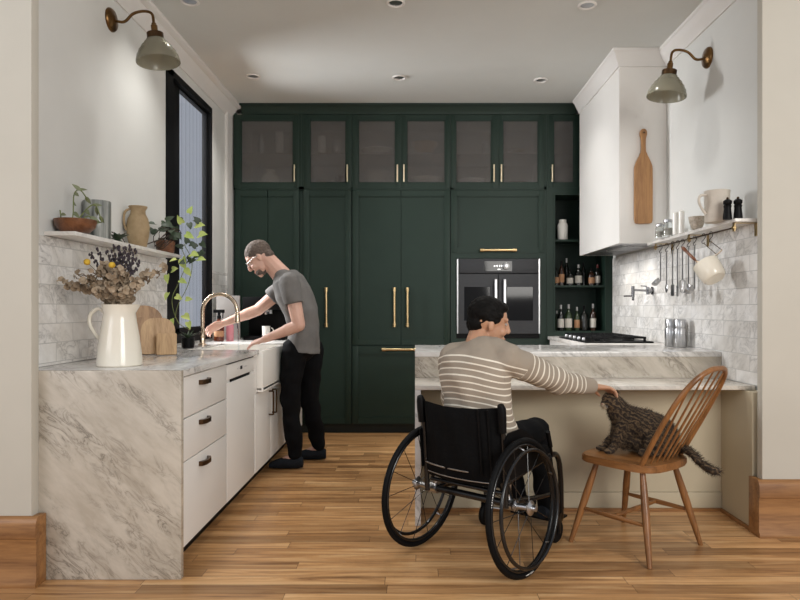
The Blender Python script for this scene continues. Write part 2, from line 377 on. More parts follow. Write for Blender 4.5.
def copy_tree(o, parent=None):
    c = o.copy(); C.objects.link(c)
    if parent is not None: c.parent = parent
    for ch in kids(o): copy_tree(ch, c)
    return c
def at(px, py, d): return Vector(((px-415)*d/637, d, 1.19-(py-308)*d/637))
def solid(mb, voxel=0.006, smooth=4, disp=0, dscale=20):
    """fuse overlapping volumes into one continuous skin, return a new MB"""
    me = bpy.data.meshes.new('tmp'); bmesh.ops.recalc_face_normals(mb.bm, faces=mb.bm.faces[:]); mb.bm.to_mesh(me); mb.bm.free()
    o = bpy.data.objects.new('tmp', me); C.objects.link(o)
    r = o.modifiers.new('r', 'REMESH'); r.mode = 'VOXEL'; r.voxel_size = voxel; r.adaptivity = 0
    if smooth: s_ = o.modifiers.new('s', 'SMOOTH'); s_.factor = 0.5; s_.iterations = smooth
    dg = bpy.context.evaluated_depsgraph_get(); ev = o.evaluated_get(dg)
    m2 = bpy.data.meshes.new_from_object(ev); bpy.data.objects.remove(o)
    out = MB(); out.bm.from_mesh(m2)
    if disp:
        out.bm.normal_update()
        for v in out.bm.verts: v.co += v.normal*noise.noise(v.co*dscale)*disp
    return out
def arc(c, r, a0, a1, n, u=(1,0,0), v=(0,0,1)):
    c, u, v = Vector(c), Vector(u), Vector(v)
    return [c + u*(r*math.cos(a0+(a1-a0)*i/n)) + v*(r*math.sin(a0+(a1-a0)*i/n)) for i in range(n+1)]
def bez(pts, n=20):
    """Catmull-Rom through points"""
    P = [Vector(p) for p in pts]; P = [P[0]*2-P[1]] + P + [P[-1]*2-P[-2]]; out = []
    for i in range(1, len(P)-2):
        for k in range(n):
            t = k/n; a, b, c, d = P[i-1:i+3]
            out.append(0.5*((2*b)+(c-a)*t+(2*a-5*b+4*c-d)*t*t+(3*b-a-3*c+d)*t**3))
    out.append(P[-2]); return out
M['fabric'].node_tree.nodes['Principled BSDF'].inputs['Specular IOR Level'].default_value = 0.12
M['blackjean'].node_tree.nodes['Principled BSDF'].inputs['Specular IOR Level'].default_value = 0.12
M['hairdark'].node_tree.nodes['Principled BSDF'].inputs['Specular IOR Level'].default_value = 0.12
M['rubber'].node_tree.nodes['Principled BSDF'].inputs['Specular IOR Level'].default_value = 0.12
M['black'].node_tree.nodes['Principled BSDF'].inputs['Specular IOR Level'].default_value = 0.12
M['green'].node_tree.nodes['Principled BSDF'].inputs['Specular IOR Level'].default_value = 0.3
M['blackframe'].node_tree.nodes['Principled BSDF'].inputs['Specular IOR Level'].default_value = 0.12
M['ovenglass'].node_tree.nodes['Principled BSDF'].inputs['Specular IOR Level'].default_value = 0.25
M['shoe'].node_tree.nodes['Principled BSDF'].inputs['Specular IOR Level'].default_value = 0.12
M['iron'].node_tree.nodes['Principled BSDF'].inputs['Specular IOR Level'].default_value = 0.12
M['hairgrey'].node_tree.nodes['Principled BSDF'].inputs['Specular IOR Level'].default_value = 0.12
#@@PART2
# ------------------------------------------------------------------ the room
WL, WR, BK, CE = -1.75, 1.87, 6.62, 3.10
struct('floor', MB().box(-4.5, 4.5, -3.0, 6.75, -0.05, 0), 'floor')
struct('ceiling', MB().box(-1.9, 2.0, 2.73, 6.75, CE, CE+0.05), 'ceil')
# left wall with the tall window opening (y 4.50-5.46, z 0.93-2.93)
WY0, WY1, WZ0, WZ1 = 4.47, 5.46, 0.93, 2.90
WT = 0.06
w_ = MB().box(WL-WT, WL, 2.79, WY0, 0, CE); w_.box(WL-WT, WL, WY1, 6.75, 0, CE)
w_.box(WL-WT, WL, WY0, WY1, 0, WZ0); w_.box(WL-WT, WL, WY0, WY1, WZ1, CE)
struct('wall_left', w_, 'plaster')
struct('wall_right', MB().box(WR, WR+0.15, 3.37, 6.75, 0, CE), 'plaster')
struct('wall_back', MB().box(WL-0.15, WR+0.15, BK+0.02, BK+0.1, 0, CE), 'plaster')
struct('wall_front_left', MB().box(-4.5, -1.647, 2.735, 2.79, 0, CE, 0.004), 'greige')
struct('wall_front_right', MB().box(1.81, 4.5, 3.32, 3.37, 0, CE, 0.004), 'greige')
struct('wall_filler', MB().box(WL, -1.728, 5.87, BK+0.02, 0, CE-0.005), 'trimw')
def crown_poly(sgn, x, z, p=0.11, h=0.12):
    pts = [(0,-h),(0.012,-h),(0.018,-h+0.02),(0.045,-h+0.045),(0.07,-0.035),(p-0.01,-0.028),(p,-0.018),(p,0),(0,0)]
    return [(x+sgn*a, z+b) for a, b in pts]
struct('trim_1', MB().prism(crown_poly(1, WL, CE), 2.79, 6.02, 'xz'), 'trimw')
struct('trim_2', MB().prism(crown_poly(-1, WR, CE, 0.08, 0.12), 3.37, 4.73, 'xz'), 'trimw')
# oak baseboards with a stepped profile
def base_profile(t=0.025): return [(0,0),(t+.008,0),(t+.008,0.018),(t,0.03),(t,0.205),(t+.006,0.21),(t+.004,0.27),(t-0.006,0.29),(t-0.016,0.298),(0,0.298)]
bb = MB(); pl = base_profile()
bb.prism([(2.735-a, b) for a, b in pl], -4.5, -1.612, 'yz')
bb.box(-1.647, -1.612, 2.735, 2.786, 0, 0.296, 0.003)
struct('baseboard_left', bb, 'oakbase')
bb = MB(); bb.prism([(3.32-a, b) for a, b in pl], 1.78, 4.5, 'yz'); bb.box(1.78, 1.81, 3.32, 3.40, 0, 0.296, 0.003)
struct('baseboard_right', bb, 'oakbase')
# marble tile fields
struct('trim_3', MB().box(WL, WL+0.01, 2.95, WY0, 0.917, 1.53), 'tile', label='marble brick tile backsplash under the left ledge')
struct('trim_4', MB().box(WR-0.01, WR, 3.40, 6.0, 0.768, 1.655), 'tile', label='marble brick tile backsplash on the right wall')
struct('trim_5', MB().box(WL, WL+0.01, WY1+0.02, 5.87, 0.917, 1.51).box(WL, -1.729, 5.858, 5.87, 0.917, 1.51), 'tile', label='narrow marble tile strip between window and green cabinets')
# window
wf = MB(); X0, X1 = WL-0.065, WL+0.012
wf.box(X0, X1, WY0, WY0+0.12, WZ0, WZ1); wf.box(X0, X1, WY1-0.035, WY1, WZ0, WZ1)
wf.box(X0, X1, WY0, WY1, WZ1-0.05, WZ1); wf.box(X0, X1, WY0, WY1, WZ0, WZ0+0.06)
fr = tag(wf.build('window_1', 'blackframe'), 'tall black framed window beside the sink', kind='structure')
sf = MB(); xs0, xs1 = WL-0.06, WL-0.02; a0, a1, b0, b1 = WY0+0.12, WY1-0.035, WZ0+0.06, WZ1-0.05
sf.box(xs0, xs1, a0, a0+0.2, b0, b1, .004); sf.box(xs0, xs1, a1-0.012, a1, b0, b1, .003); sf.box(xs0, xs1, a0, a1, b1-0.015, b1, .004); sf.box(xs0, xs1, a0, a1, b0, b0+0.05, .004)
sf.build('window_sash', 'blackframe', fr)
MB().box(WL-0.043, WL-0.037, a0+0.19, a1-0.008, b0+0.04, b1-0.01).build('window_pane', 'pane', fr)
# the neighbour's siding outside
tag(MB().box(-4.35, -4.25, 3.0, 16, -0.5, 6).build('siding_wall', 'siding'), 'pale blue-grey vertical siding seen through the tall window', 'wall')
# ceiling downlights
dl_names = ['back left downlight above the sink', 'back centre downlight before the green cabinets', 'back right downlight before the hood', 'front left downlight at the top edge', 'front centre downlight at the top edge', 'front right downlight at the top edge']
for (x, y), nm in zip(DL, dl_names):
    t = thing('downlight', 'small white round recessed ' + nm, 'ceiling light', (x, y, CE), group='recessed ceiling downlights')
    MB().lathe([(0.043,-0.001),(0.058,-0.001),(0.06,-0.006),(0.05,-0.012),(0.043,-0.008),(0.043,-0.001)], (x,y,CE), 28, cap=False).build('trim_ring', 'trimw', t)
    MB().lathe([(0.0001,-0.0015),(0.042,-0.0015),(0.042,-0.003),(0.0001,-0.003)], (x,y,CE), 24).build('lens', 'steel', t)

# ------------------------------------------------------------------ green cabinet wall, front plane y=6.015
FY = 6.015
def X(px): return (px-415)*FY/637
def Z(py): return 1.19-(py-308)*FY/637
def pull_v(px, py0, py1, parent, big=False):
    x = X(px); z0, z1 = Z(py1), Z(py0); r = 0.011 if big else 0.007; off = 0.05 if big else 0.038
    h = MB()
    h.cyl((x, FY-off, z0), (x, FY-off, z1), r, n=12)
    if big:
        for z in (z0+0.01, z1-0.01):
            h.cyl((x, FY-off, z-0.018), (x, FY-off, z+0.018), r*1.45, n=12)
    for z in (z0+0.02, z1-0.02): h.cyl((x, FY-off, z), (x, FY, z), r*0.8, n=10)
    return h.build('handle', 'brass' if big else 'pale_brass', parent)
def pull_h(px0, px1, py, parent):
    x0, x1, z = X(px0), X(px1), Z(py); h = MB().cyl((x0, FY-.05, z), (x1, FY-.05, z), 0.012, n=12)
    for x in (x0+.01, x1-.01): h.cyl((x-.018, FY-.05, z), (x+.018, FY-.05, z), 0.016, n=12)
    for x in (x0+.02, x1-.02): h.cyl((x, FY-.05, z), (x, FY, z), 0.009, n=10)
    return h.build('handle', 'brass', parent)
def frame(mb, x0, x1, z0, z1, l, r, b, t, y0=FY, th=0.022):
    """door frame with stile/rail widths and an inner bead"""
    if l: mb.box(x0, x0+l, y0, y0+th, z0, z1, .0015)
    if r: mb.box(x1-r, x1, y0, y0+th, z0, z1, .0015)
    mb.box(x0+l, x1-r, y0+.0003, y0+th, z0, z0+b); mb.box(x0+l, x1-r, y0+.0003, y0+th, z1-t, z1)
    # bead step
    q = 0.01
    if l: mb.box(x0+l, x0+l+q, y0+.007, y0+th, z0+b, z1-t)
    if r: mb.box(x1-r-q, x1-r, y0+.007, y0+th, z0+b, z1-t)
    mb.box(x0+l, x1-r, y0+.007, y0+th, z0+b, z0+b+q); mb.box(x0+l, x1-r, y0+.007, y0+th, z1-t-q, z1-t)
def panel_door(name, parent, px0, px1, py0, py1, l=.055, r=.055, b=.055, t=.055):
    x0, x1, z0, z1 = X(px0)+.0015, X(px1)-.0015, Z(py1)+.0015, Z(py0)-.0015
    m = MB(); frame(m, x0, x1, z0, z1, l, r, b, t); m.box(x0+(l and l-.005), x1-(r and r-.005), FY+.012, FY+.02, z0+b-.005, z1-t+.005)
    return m.build(name, 'green', parent)
def glass_door(parent, px0, px1, gx0, gx1, hx):
    x0, x1, z0, z1 = X(px0)+.0015, X(px1)-.0015, Z(188)+.0015, Z(114.3)-.0015
    l, r, b, t = X(gx0)-x0-.01, x1-X(gx1)-.01, Z(182)-z0-.01, z1-Z(121)-.01
    m = MB(); frame(m, x0, x1, z0, z1, l, r, b, t); d = m.build('door', 'green', parent)
    MB().box(x0+l+.001, x1-r-.001, FY+.012, FY+.017, z0+b+.001, z1-t-.001).build('reeded_glass', 'reeded', d)
    pull_v(hx, 165.5, 182.5, d)
    return d
def carcass_open(parent, px0, px1, shelf=True):
    x0, x1 = X(px0), X(px1); z0, z1 = Z(189.2), Z(113); y0, y1 = FY+.024, BK-.01; t = .018
    m = MB().box(x0, x0+t, y0, y1, z0, z1).box(x1-t, x1, y0, y1, z0, z1).box(x0+t, x1-t, y0, y1, z0, z0+t).box(x0+t, x1-t, y0, y1, z1-t, z1).box(x0+t, x1-t, y1-.01, y1, z0+t, z1-t)
    m.build('carcass', 'cabinside', parent)
    if shelf: MB().box(x0+t, x1-t, y0+.02, y1-.011, Z(153), Z(151.5)).build('shelf', 'cabinside', parent)
def face_strip(px0, px1, py0, py1, parent, name='face_frame'):
    return MB().box(X(px0), X(px1), FY+.003, FY+.024, Z(py1), Z(py0)).build(name, 'green', parent)
GC = 'green glazed wall cabinet '
uppers = [
 (233.5, 301.2, [(234.6,298.8,241.8,292.5,295)], GC+'with one wide door, leftmost under the ceiling'),
 (301.3, 351.6, [(303.7,351.2,310.7,345.3,347.6)], GC+'with one narrow door, second from the left'),
 (351.7, 450.6, [(352.3,401.2,359,394.6,397.5),(401.6,450.2,407.5,444.4,404)], GC+'with two doors above the panelled fridge'),
 (450.7, 546.4, [(451.3,498.2,456.6,490.8,493.6),(498.7,544.6,503.6,537.6,501)], GC+'with two doors above the oven column')]
for a, b, doors, lab in uppers:
    t = thing('wall_cabinet', lab, 'cabinet', ((X(a)+X(b))/2, FY+.02, Z(189)))
    carcass_open(t, a, b)
    for d in doors: glass_door(t, *d)
    face_strip(a, b, 186.5, 189.8, t, 'bottom_rail')
    if len(doors) == 2: face_strip(doors[0][1]-1.5, doors[0][1]+2, 113, 186.4, t, 'mullion')
    face_strip(a, a+3 if a != 351.7 else a+1, 113, 189.4, t); face_strip(b-(2.6 if b==301.2 else 2 if b == 546.4 else .8), b, 113, 189.4, t)
face = thing('wall_cabinet', GC+'with one slim door, rightmost beside the white hood', 'cabinet', (X(580), FY+.02, Z(189)))
carcass_open(face, 546.5, 612.5); face_strip(546.5, 549.5, 113, 189.4, face); face_strip(549.6, 612.5, 186.5, 189.8, face, 'bottom_rail'); glass_door(face, 548.5, 579.5, 554.5, 573, 551.6)
panel_door('door_panel', face, 580, 612.5, 114.3, 188)
# cornice
t = tag(MB().prism([(FY+.02,Z(114)),(FY-.002,Z(114)),(FY-.008,Z(111)),(FY-.02,Z(109.5)),(FY-.035,Z(105)),(FY-.085,CE-.02),(FY-.085,CE-.002),(FY+.02,CE-.002)], WL+.115, 1.52, 'yz').build('cornice', 'green'),
  'dark green crown moulding running along the top of the cabinet wall', 'moulding')
# mitred left end of the cornice
# tall pantry left
t = thing('pantry_cabinet', 'tall dark green pantry cabinet with a central seam, behind the standing person', 'cabinet', (X(267), FY+.02, 0))
MB().box(X(233.5), X(301.2), FY+.024, BK, 0.10, Z(190)).build('carcass', 'green', t)
panel_door('door', t, 234.6, 267.4, 190, 424, r=0); panel_door('door', t, 267.9, 299.2, 190, 424, l=0)
t = thing('pantry_cabinet', 'tall narrow dark green pantry cabinet with one long brass handle', 'cabinet', (X(327), FY+.02, 0))
MB().box(X(301.3), X(351.6), FY+.024, BK, 0.10, Z(190)).build('carcass', 'green', t)
d = panel_door('door', t, 303.3, 351.2, 190, 424); pull_v(327, 288.5, 326, d, True)
t = thing('fridge', 'green panelled double-door fridge with a pair of long brass handles', 'fridge', (X(400), FY+.02, 0))
MB().box(X(351.7), X(450.6), FY+.024, BK, 0.10, Z(190)).build('carcass', 'green', t)
d = panel_door('door', t, 352.3, 400.8, 190, 345, r=0); pull_v(394.6, 288.5, 326, d, True)
d = panel_door('door', t, 401.2, 450.2, 190, 345, l=0); pull_v(407.6, 288.5, 326, d, True)
d = panel_door('freezer_drawer', t, 352.3, 450.2, 346, 424, t=.07); pull_h(383, 417, 349.2, d)
# oven column
t = thing('oven_cabinet', 'dark green cabinet column that holds the built-in oven', 'cabinet', (X(498), FY+.02, 0))
m = MB(); ox0, ox1, oz0, oz1 = X(456.5), X(539.5), Z(338.5), Z(258.5); ya, yb = FY+.004, BK
m.box(X(450.7), ox0, ya, yb, .10, Z(190)); m.box(ox1, X(546.4), ya, yb, .10, Z(190)); m.box(ox0, ox1, ya, yb, .10, oz0); m.box(ox0, ox1, ya+.02, yb, oz1, Z(190)); m.box(ox0, ox1, ya, ya+.02, oz1, Z(252.6))
m.build('carcass', 'green', t)
d = panel_door('flap_door', t, 451.3, 544.6, 190, 253); pull_h(480.5, 515, 250.6, d)
panel_door('door', t, 451.3, 498, 346, 424); panel_door('door', t, 498.5, 544.6, 346, 424)
t = thing('oven', 'dark steel built-in oven with two side-opening doors and steel bar handles', 'oven', (X(498), FY+.1, oz0))
MB().box(ox0+.003, ox1-.003, FY+.0, FY+.5, oz0+.003, oz1-.003).build('body', 'black', t)
c = MB().box(X(457), X(539), FY-.03, FY, Z(273.4), Z(259), .003).build('control_panel', 'ovensteel', t)
MB().box(X(484), X(511.5), FY-.032, FY-.029, Z(271.3), Z(261.4)).build('display', 'ovenglass', c)
g = MB()
for k, px in enumerate((493.5, 496, 498.5, 500.8)):
    g.box(X(px), X(px+1.2), FY-.0335, FY-.0321, Z(267), Z(265.4))
g.box(X(497), X(500), FY-.0335, FY-.0321, Z(269.8), Z(269.2))
g.build('display_digits', 'steel', c)
MB().lathe([(.032,0),(.032,.022),(.028,.024)], (X(505.5), FY-.031, Z(266.3)), 24, axis=(0,-1,0)).build('knob', 'steel', t)
for a, b, wx0, wx1, hx in ((457,497.7,464,489.5,494.7),(498.3,539,506.5,532.5,503.6)):
    x0, x1, z0, z1 = X(a), X(b), Z(333.5), Z(274.2); gx0, gx1, gz0, gz1 = X(wx0), X(wx1), Z(320.6), Z(287)
    m = MB().box(x0, gx0, FY-.03, FY, z0, z1).box(gx1, x1, FY-.03, FY, z0, z1).box(gx0, gx1, FY-.03, FY, z0, gz0).box(gx0, gx1, FY-.03, FY, gz1, z1)
    d = m.build('door', 'ovensteel', t)
    MB().box(gx0, gx1, FY-.024, FY-.004, gz0, gz1).build('window', 'ovenglass', d)
    h = MB().box(X(hx)-.013, X(hx)+.013, FY-.085, FY-.07, Z(330), Z(279.5), .004)
    for z in (Z(283), Z(326)): h.box(X(hx)-.008, X(hx)+.008, FY-.07, FY-.03, z-.012, z+.012)
    h.build('handle', 'steel', d)
m = MB().box(X(456.7), X(458), FY-.036, FY, Z(333.5), Z(259.2)); m.box(X(538), X(539.2), FY-.036, FY, Z(333.5), Z(259.2)); m.build('side_trim', 'steel', t)
# niche unit
t = thing('shelf_unit', 'dark green open shelving niche full of bottles beside the oven', 'shelf', (1.55, FY+.02, 0))
nx0, nx1 = X(555), X(605); nz0, nz1 = Z(331), Z(195)
m = MB().box(X(546.5), nx0, FY, BK, .0, Z(189.4)).box(nx1, WR-.001, FY, BK, 0, Z(189.4)).box(nx0, nx1, FY, BK, nz1, Z(189.4)).box(nx0, nx1, FY+.30, BK, nz0, nz1).box(nx0, nx1, FY, BK, 0, nz0)
m.build('carcass', 'green', t)
MB().box(nx0, nx1, FY+.012, FY+.30, Z(241.3), Z(239.3)).build('shelf', 'green', t)
MB().box(nx0, nx1, FY+.012, FY+.30, Z(287.2), Z(285.2)).build('shelf', 'green', t)
m = MB().box(nx0-.012, nx0, FY-.006, FY, nz0, nz1+.012).box(nx1, nx1+.012, FY-.006, FY, nz0, nz1+.012).box(nx0, nx1, FY-.006, FY, nz1, nz1+.012); m.build('bead', 'green', t)
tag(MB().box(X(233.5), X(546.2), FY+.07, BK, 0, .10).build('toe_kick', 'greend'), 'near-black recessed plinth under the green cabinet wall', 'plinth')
# things behind the reeded glass
def cupb(px, py0, py1, r, mt, prof, name, lab, cat, grp=None):
    z0 = Z(189.2)+.0185 if py1 > 160 else Z(151.5)+.0005
    h = Z(py0)-Z(py1); y = FY+.024+.02+max(r, .05)+.01
    o = MB().lathe([(a*r, b*h) for a, b in prof], (X(px), y, z0), 24).build(name, mt)
    tag(o, lab, cat, grp); return o
BOWL = [(.4,0),(.45,.05),(1,.9),(1,1),(.95,1),(.4,.12)]; VASE = [(.6,0),(1,.3),(.9,.6),(.4,.85),(.5,1)]; JUG = [(.8,0),(1,.1),(1,.9),(.9,1)]
cupb(258, 131, 151, .035, 'steel', VASE, 'carafe', 'tall pale carafe behind the leftmost cabinet glass, on its shelf', 'carafe')
cupb(277, 129, 151, .04, 'ceramic', JUG, 'glass_jar', 'tall pale jar behind the leftmost cabinet glass, right of the carafe', 'jar')
cupb(267, 160, 181, .10, 'cream', VASE, 'serving_jug', 'large cream jug low behind the leftmost cabinet glass', 'jug')
cupb(320, 133, 151, .04, 'ceramic', JUG, 'tumbler', 'white tumbler at the left of the second cabinet', 'glass')
cupb(335, 137, 151, .045, 'steel', JUG, 'tumbler', 'grey tumbler at the right of the second cabinet', 'glass')
cupb(323, 172, 181, .09, 'tanclay', BOWL, 'bowl', 'tan bowl low behind the second cabinet glass, left', 'bowl')
cupb(340, 168, 181, .05, 'handlewood', BOWL, 'bowl', 'brown bowl low behind the second cabinet glass, right', 'bowl')
cupb(376, 144, 151, .15, 'ceramic', BOWL, 'serving_bowl', 'wide white bowl on the shelf left above the fridge', 'bowl')
cupb(376, 162, 181, .12, 'stoneware', BOWL, 'serving_bowl', 'grey bowl at the bottom left above the fridge', 'bowl')
cupb(425, 138, 151, .13, 'boardwood2', BOWL, 'basket', 'round tan basket on the shelf right above the fridge', 'basket')
cupb(427, 168, 181, .14, 'cream', BOWL, 'serving_bowl', 'wide cream bowl at the bottom right above the fridge', 'bowl')
cupb(474, 170, 181, .13, 'ceramic', BOWL, 'serving_bowl', 'white bowl at the bottom left above the oven', 'bowl')
cupb(487, 140, 151, .04, 'steel', JUG, 'tumbler', 'bright tumbler on the shelf left above the oven', 'glass')
cupb(519, 146, 151, .09, 'tanclay', BOWL, 'bowl', 'reddish bowl on the shelf right above the oven', 'bowl')
cupb(522, 173, 181, .11, 'handlewood', BOWL, 'wooden_bowl', 'brown wooden bowl at the bottom right above the oven', 'bowl')

# ------------------------------------------------------------------ left run
CF, CT = -1.037, 0.915          # cabinet front x, counter height
t = thing('marble_countertop', 'grey-veined marble countertop with a waterfall end on the left run', 'countertop', (-1.38, 2.79, 0))
MB().box(WL+.001, CF+.012, 2.79, 2.822, 0, CT, .002).build('waterfall_panel', 'slab', t)
m = MB(); SY0, SY1, SX0, SX1 = 4.19, 4.95, -1.50, -1.06     # sink cut
m.box(WL+.001, CF+.012, 2.8225, SY0, CT-.03, CT, .002); m.box(WL+.001, CF+.012, SY1, 5.865, CT-.03, CT, .002); m.box(WL+.001, SX0, SY0, SY1, CT-.03, CT)
m.build('top', 'top', t)
def cab_body(name, lab, y0, y1, z0=.11, z1=CT-.032):
    t = thing(name, lab, 'cabinet', ((WL+CF)/2, (y0+y1)/2, 0))
    MB().box(WL+.02, CF-.022, y0+.001, y1-.001, z0, z1).build('carcass', 'cabw', t)
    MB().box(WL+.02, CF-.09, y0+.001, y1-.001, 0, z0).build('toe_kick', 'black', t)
    return t
t = cab_body('drawer_cabinet', 'white base cabinet with three stacked drawers behind the marble end', 2.8225, 3.51)
for z0, z1, zh in ((.693,.880,.833),(.498,.690,.642),(.115,.495,.442)):
    d = MB().box(CF-.022, CF, 2.826, 3.507, z0+.0015, z1-.0015, .0015).build('drawer', 'cabw', t)
    yc = 3.12; h = MB()
    h.prism([(yc-.065,0),(yc-.06,.018),(yc-.03,.03),(yc+.03,.03),(yc+.06,.018),(yc+.065,0),(yc+.055,0),(yc+.03,.018),(yc-.03,.018),(yc-.055,0)], zh-.011, zh+.011, 'xy')
    for v in h.bm.verts: v.co = Vector((CF+v.co.y, v.co.x, v.co.z))
    h.build('handle', 'bronze', d)
t = cab_body('dishwasher', 'white dishwasher with a slim black grip slot next to the drawers', 3.512, 4.11)
t['category'] = 'dishwasher'
d = MB().box(CF-.022, CF, 3.516, 4.107, .115, .772, .0015).box(CF-.022, CF, 3.516, 4.107, .79, .874, .0015).box(CF-.022, CF-.012, 3.516, 4.107, .772, .79).build('door', 'cabw', t)
MB().box(CF-.011, CF-.002, 3.6, 4.0, .7725, .7895).build('grip_slot', 'black', d)
MB().box(CF+.0, CF+.002, 3.78, 3.82, .826, .846).build('display', 'black', d)
MB().box(CF-.02, CF-.004, 3.52, 4.1, .875, .884).build('vent_gap', 'black', d)
m = MB()
for y in (3.72, 3.75, 3.86, 3.89, 3.92): m.box(CF, CF+.0015, y, y+.008, .832, .838)
m.build('buttons', 'steel', d)
t = cab_body('sink_cabinet', 'white sink base cabinet with two dark vertical bar handles', 4.115, 5.02, z1=.61)
for y0, y1, yh in ((4.135,4.568,4.52),(4.571,5.015,4.62)):
    d = MB().box(CF-.022, CF, y0, y1, .115, .628, .0015).build('door', 'cabw', t)
    h = MB().tube(bez([(CF,yh,.60),(CF+.03,yh,.60),(CF+.032,yh,.585),(CF+.032,yh,.45),(CF+.03,yh,.435),(CF,yh,.435)],4), .006, 8); h.build('handle', 'bronze', d)
MB().box(CF-.022, CF-.002, 4.112, 4.186, .63, .883).build('side_stile', 'cabw', t); MB().box(CF-.022, CF-.002, 4.955, 5.02, .63, .883).build('side_stile', 'cabw', t)
t = cab_body('base_cabinet', 'white base cabinet at the far end behind the standing person', 5.022, 5.86)
MB().box(CF-.022, CF, 5.025, 5.44, .115, .88, .0015).build('door', 'cabw', t); MB().box(CF-.022, CF, 5.443, 5.857, .115, .88, .0015).build('door', 'cabw', t)
# apron sink
m = MB(); a0, a1, ax = SY0+.003, SY1-.003, -1.0
m.box(SX0+.003, ax, a0, a1, .635, .665, .004); m.box(SX0+.003, SX0+.03, a0, a1, .65, .905); m.box(SX0+.003, ax-.03, a0, a0+.025, .65, .905); m.box(SX0+.003, ax-.03, a1-.025, a1, .65, .905)
m.box(ax-.04, ax, a0, a1, .637, .908, .012)
tag(m.build('farmhouse_sink', 'ceramic'), 'white fireclay apron-front sink set in the marble counter', 'sink')
# faucet
fx, fy = -1.575, 4.72
t = thing('faucet', 'champagne gooseneck kitchen faucet running water by the window', 'faucet', (fx, fy, CT))
MB().lathe([(.03,0),(.03,.008),(.021,.012),(.02,.10),(.0165,.105)], (fx,fy,CT+.0005)).build('base', 'nickel', t)
R = .128
MB().tube([(fx,fy,CT+.10),(fx,fy,CT+.25)]+arc((fx+R,fy,CT+.25), R, PI, 0.12, 22)+[(fx+2*R+.004,fy,CT+.235)], .0145, 14).build('spout', 'nickel', t)
MB().lathe([(.014,0),(.017,-.01),(.019,-.075),(.014,-.08)], (fx+2*R+.003,fy,CT+.245), 16).build('spray_head', 'nickel', t)
MB().cyl((fx,fy,CT+.06),(fx+.01,fy-.05,CT+.065),.008).cyl((fx+.01,fy-.05,CT+.065),(fx+.03,fy-.06,CT+.13),.006,.005).build('lever', 'nickel', t)
tag(MB().tube([(fx+2*R+.003,fy,CT+.164),(fx+2*R+.012,fy,CT+.05),(fx+2*R+.018,fy,.668)], [.005,.006,.008], 10).build('water_stream', 'water'), 'thin stream of water falling from the faucet', 'water')
# amber spray bottle etc.
bx, by = at(219, 341, 5.25).x, 5.25
t = thing('spray_bottle', 'amber spray bottle with a black trigger beside the sink', 'bottle', (bx,by,CT))
b_ = MB().lathe([(.001,0.001),(.038,.001),(.04,.01),(.04,.13),(.034,.155),(.014,.175),(.014,.19)], (bx,by,CT)).build('bottle', 'amber', t)
MB().lathe([(.0405,.04),(.0408,.041),(.0408,.085),(.0405,.086)], (bx,by,CT), cap=False).build('label_band', 'label2', b_)
m = MB().lathe([(.017,.186),(.017,.21),(.012,.215),(.012,.235)], (bx,by,CT)); m.box(bx-.045,bx+.045,by-.011,by+.011,CT+.235,CT+.262,.004); m.box(bx+.028,bx+.036,by-.006,by+.006,CT+.19,CT+.236,.002); m.build('trigger', 'black', t)
x_, y_ = at(230, 341, 5.3).x, 5.3
t = thing('soap_bottle', 'clear bottle of pink soap beside the amber bottle', 'bottle', (x_,y_,CT))
MB().lathe([(.028,.001),(.03,.01),(.03,.13),(.012,.15),(.012,.16)], (x_,y_,CT)).build('bottle', 'pinksoap', t)
MB().lathe([(.015,.16),(.015,.18),(.005,.182),(.005,.21)], (x_,y_,CT)).box(x_-.005,x_+.03,y_-.005,y_+.005,CT+.205,CT+.214).build('pump', 'silvercap', t)
x_, y_ = at(228, 341, 5.42).x, 5.42
tag(MB().box(x_-.10,x_+.10,y_,y_+.02,CT+.012,CT+.38,.004).box(x_-.11,x_+.11,y_-.02,y_+.04,CT+.001,CT+.012,.002).build('serving_board', 'traygrey'), 'upright pale tray standing behind the soap bottles', 'tray')
x_ = -1.28
t = thing('coffee_machine', 'black countertop coffee machine behind the standing person', 'coffee machine', (x_,5.55,CT))
MB().box(x_-.19,x_+.17,5.45,5.8,CT+.001,CT+.035,.008).box(x_-.19,x_+.17,5.62,5.8,CT+.03,CT+.36,.01).box(x_-.19,x_+.17,5.42,5.8,CT+.26,CT+.37,.012).build('body', 'black', t)
MB().cyl((x_+.02,5.5,CT+.26),(x_+.02,5.5,CT+.225),.03).cyl((x_+.02,5.5,CT+.235),(x_+.02,5.38,CT+.228),.009).build('brew_head', 'steel', t)
m = MB().lathe([(.03,.036),(.034,.04),(.036,.12),(.033,.12),(.031,.046)], (x_+.0,5.48,CT), 20); m.tube(arc((x_+.036,5.48,CT+.08),.025,-1.3,1.3,10),.005,8)
tag(m.build('mug', 'ceramic'), 'small white mug standing in the black coffee machine', 'mug')
# cream pitcher
px_, py_ = -1.405, 3.03
t = thing('pitcher', 'tall cream ceramic pitcher holding dried flowers on the marble end', 'pitcher', (px_,py_,CT))
m = MB().lathe([(.097,.0),(.102,.006),(.098,.06),(.088,.14),(.076,.21),(.071,.25),(.077,.285),(.079,.291),(.074,.29),(.066,.25),(.07,.20),(.085,.10),(.09,.02),(.001,.012)], (px_,py_,CT+.0008), 40)
for v in m.bm.verts:
    d_ = v.co - Vector((px_,py_,CT)); 
    if d_.z > .25 and d_.x > 0.03: v.co.x += (d_.z-.25)*.5*max(0, d_.x/.08)**2
m.build('body', 'cream', t)
MB().tube(bez([(px_-.068,py_,CT+.25),(px_-.10,py_,CT+.272),(px_-.138,py_,CT+.245),(px_-.142,py_,CT+.20),(px_-.115,py_,CT+.15),(px_-.083,py_,CT+.115)],8), .0085, 10).build('handle', 'cream', t)
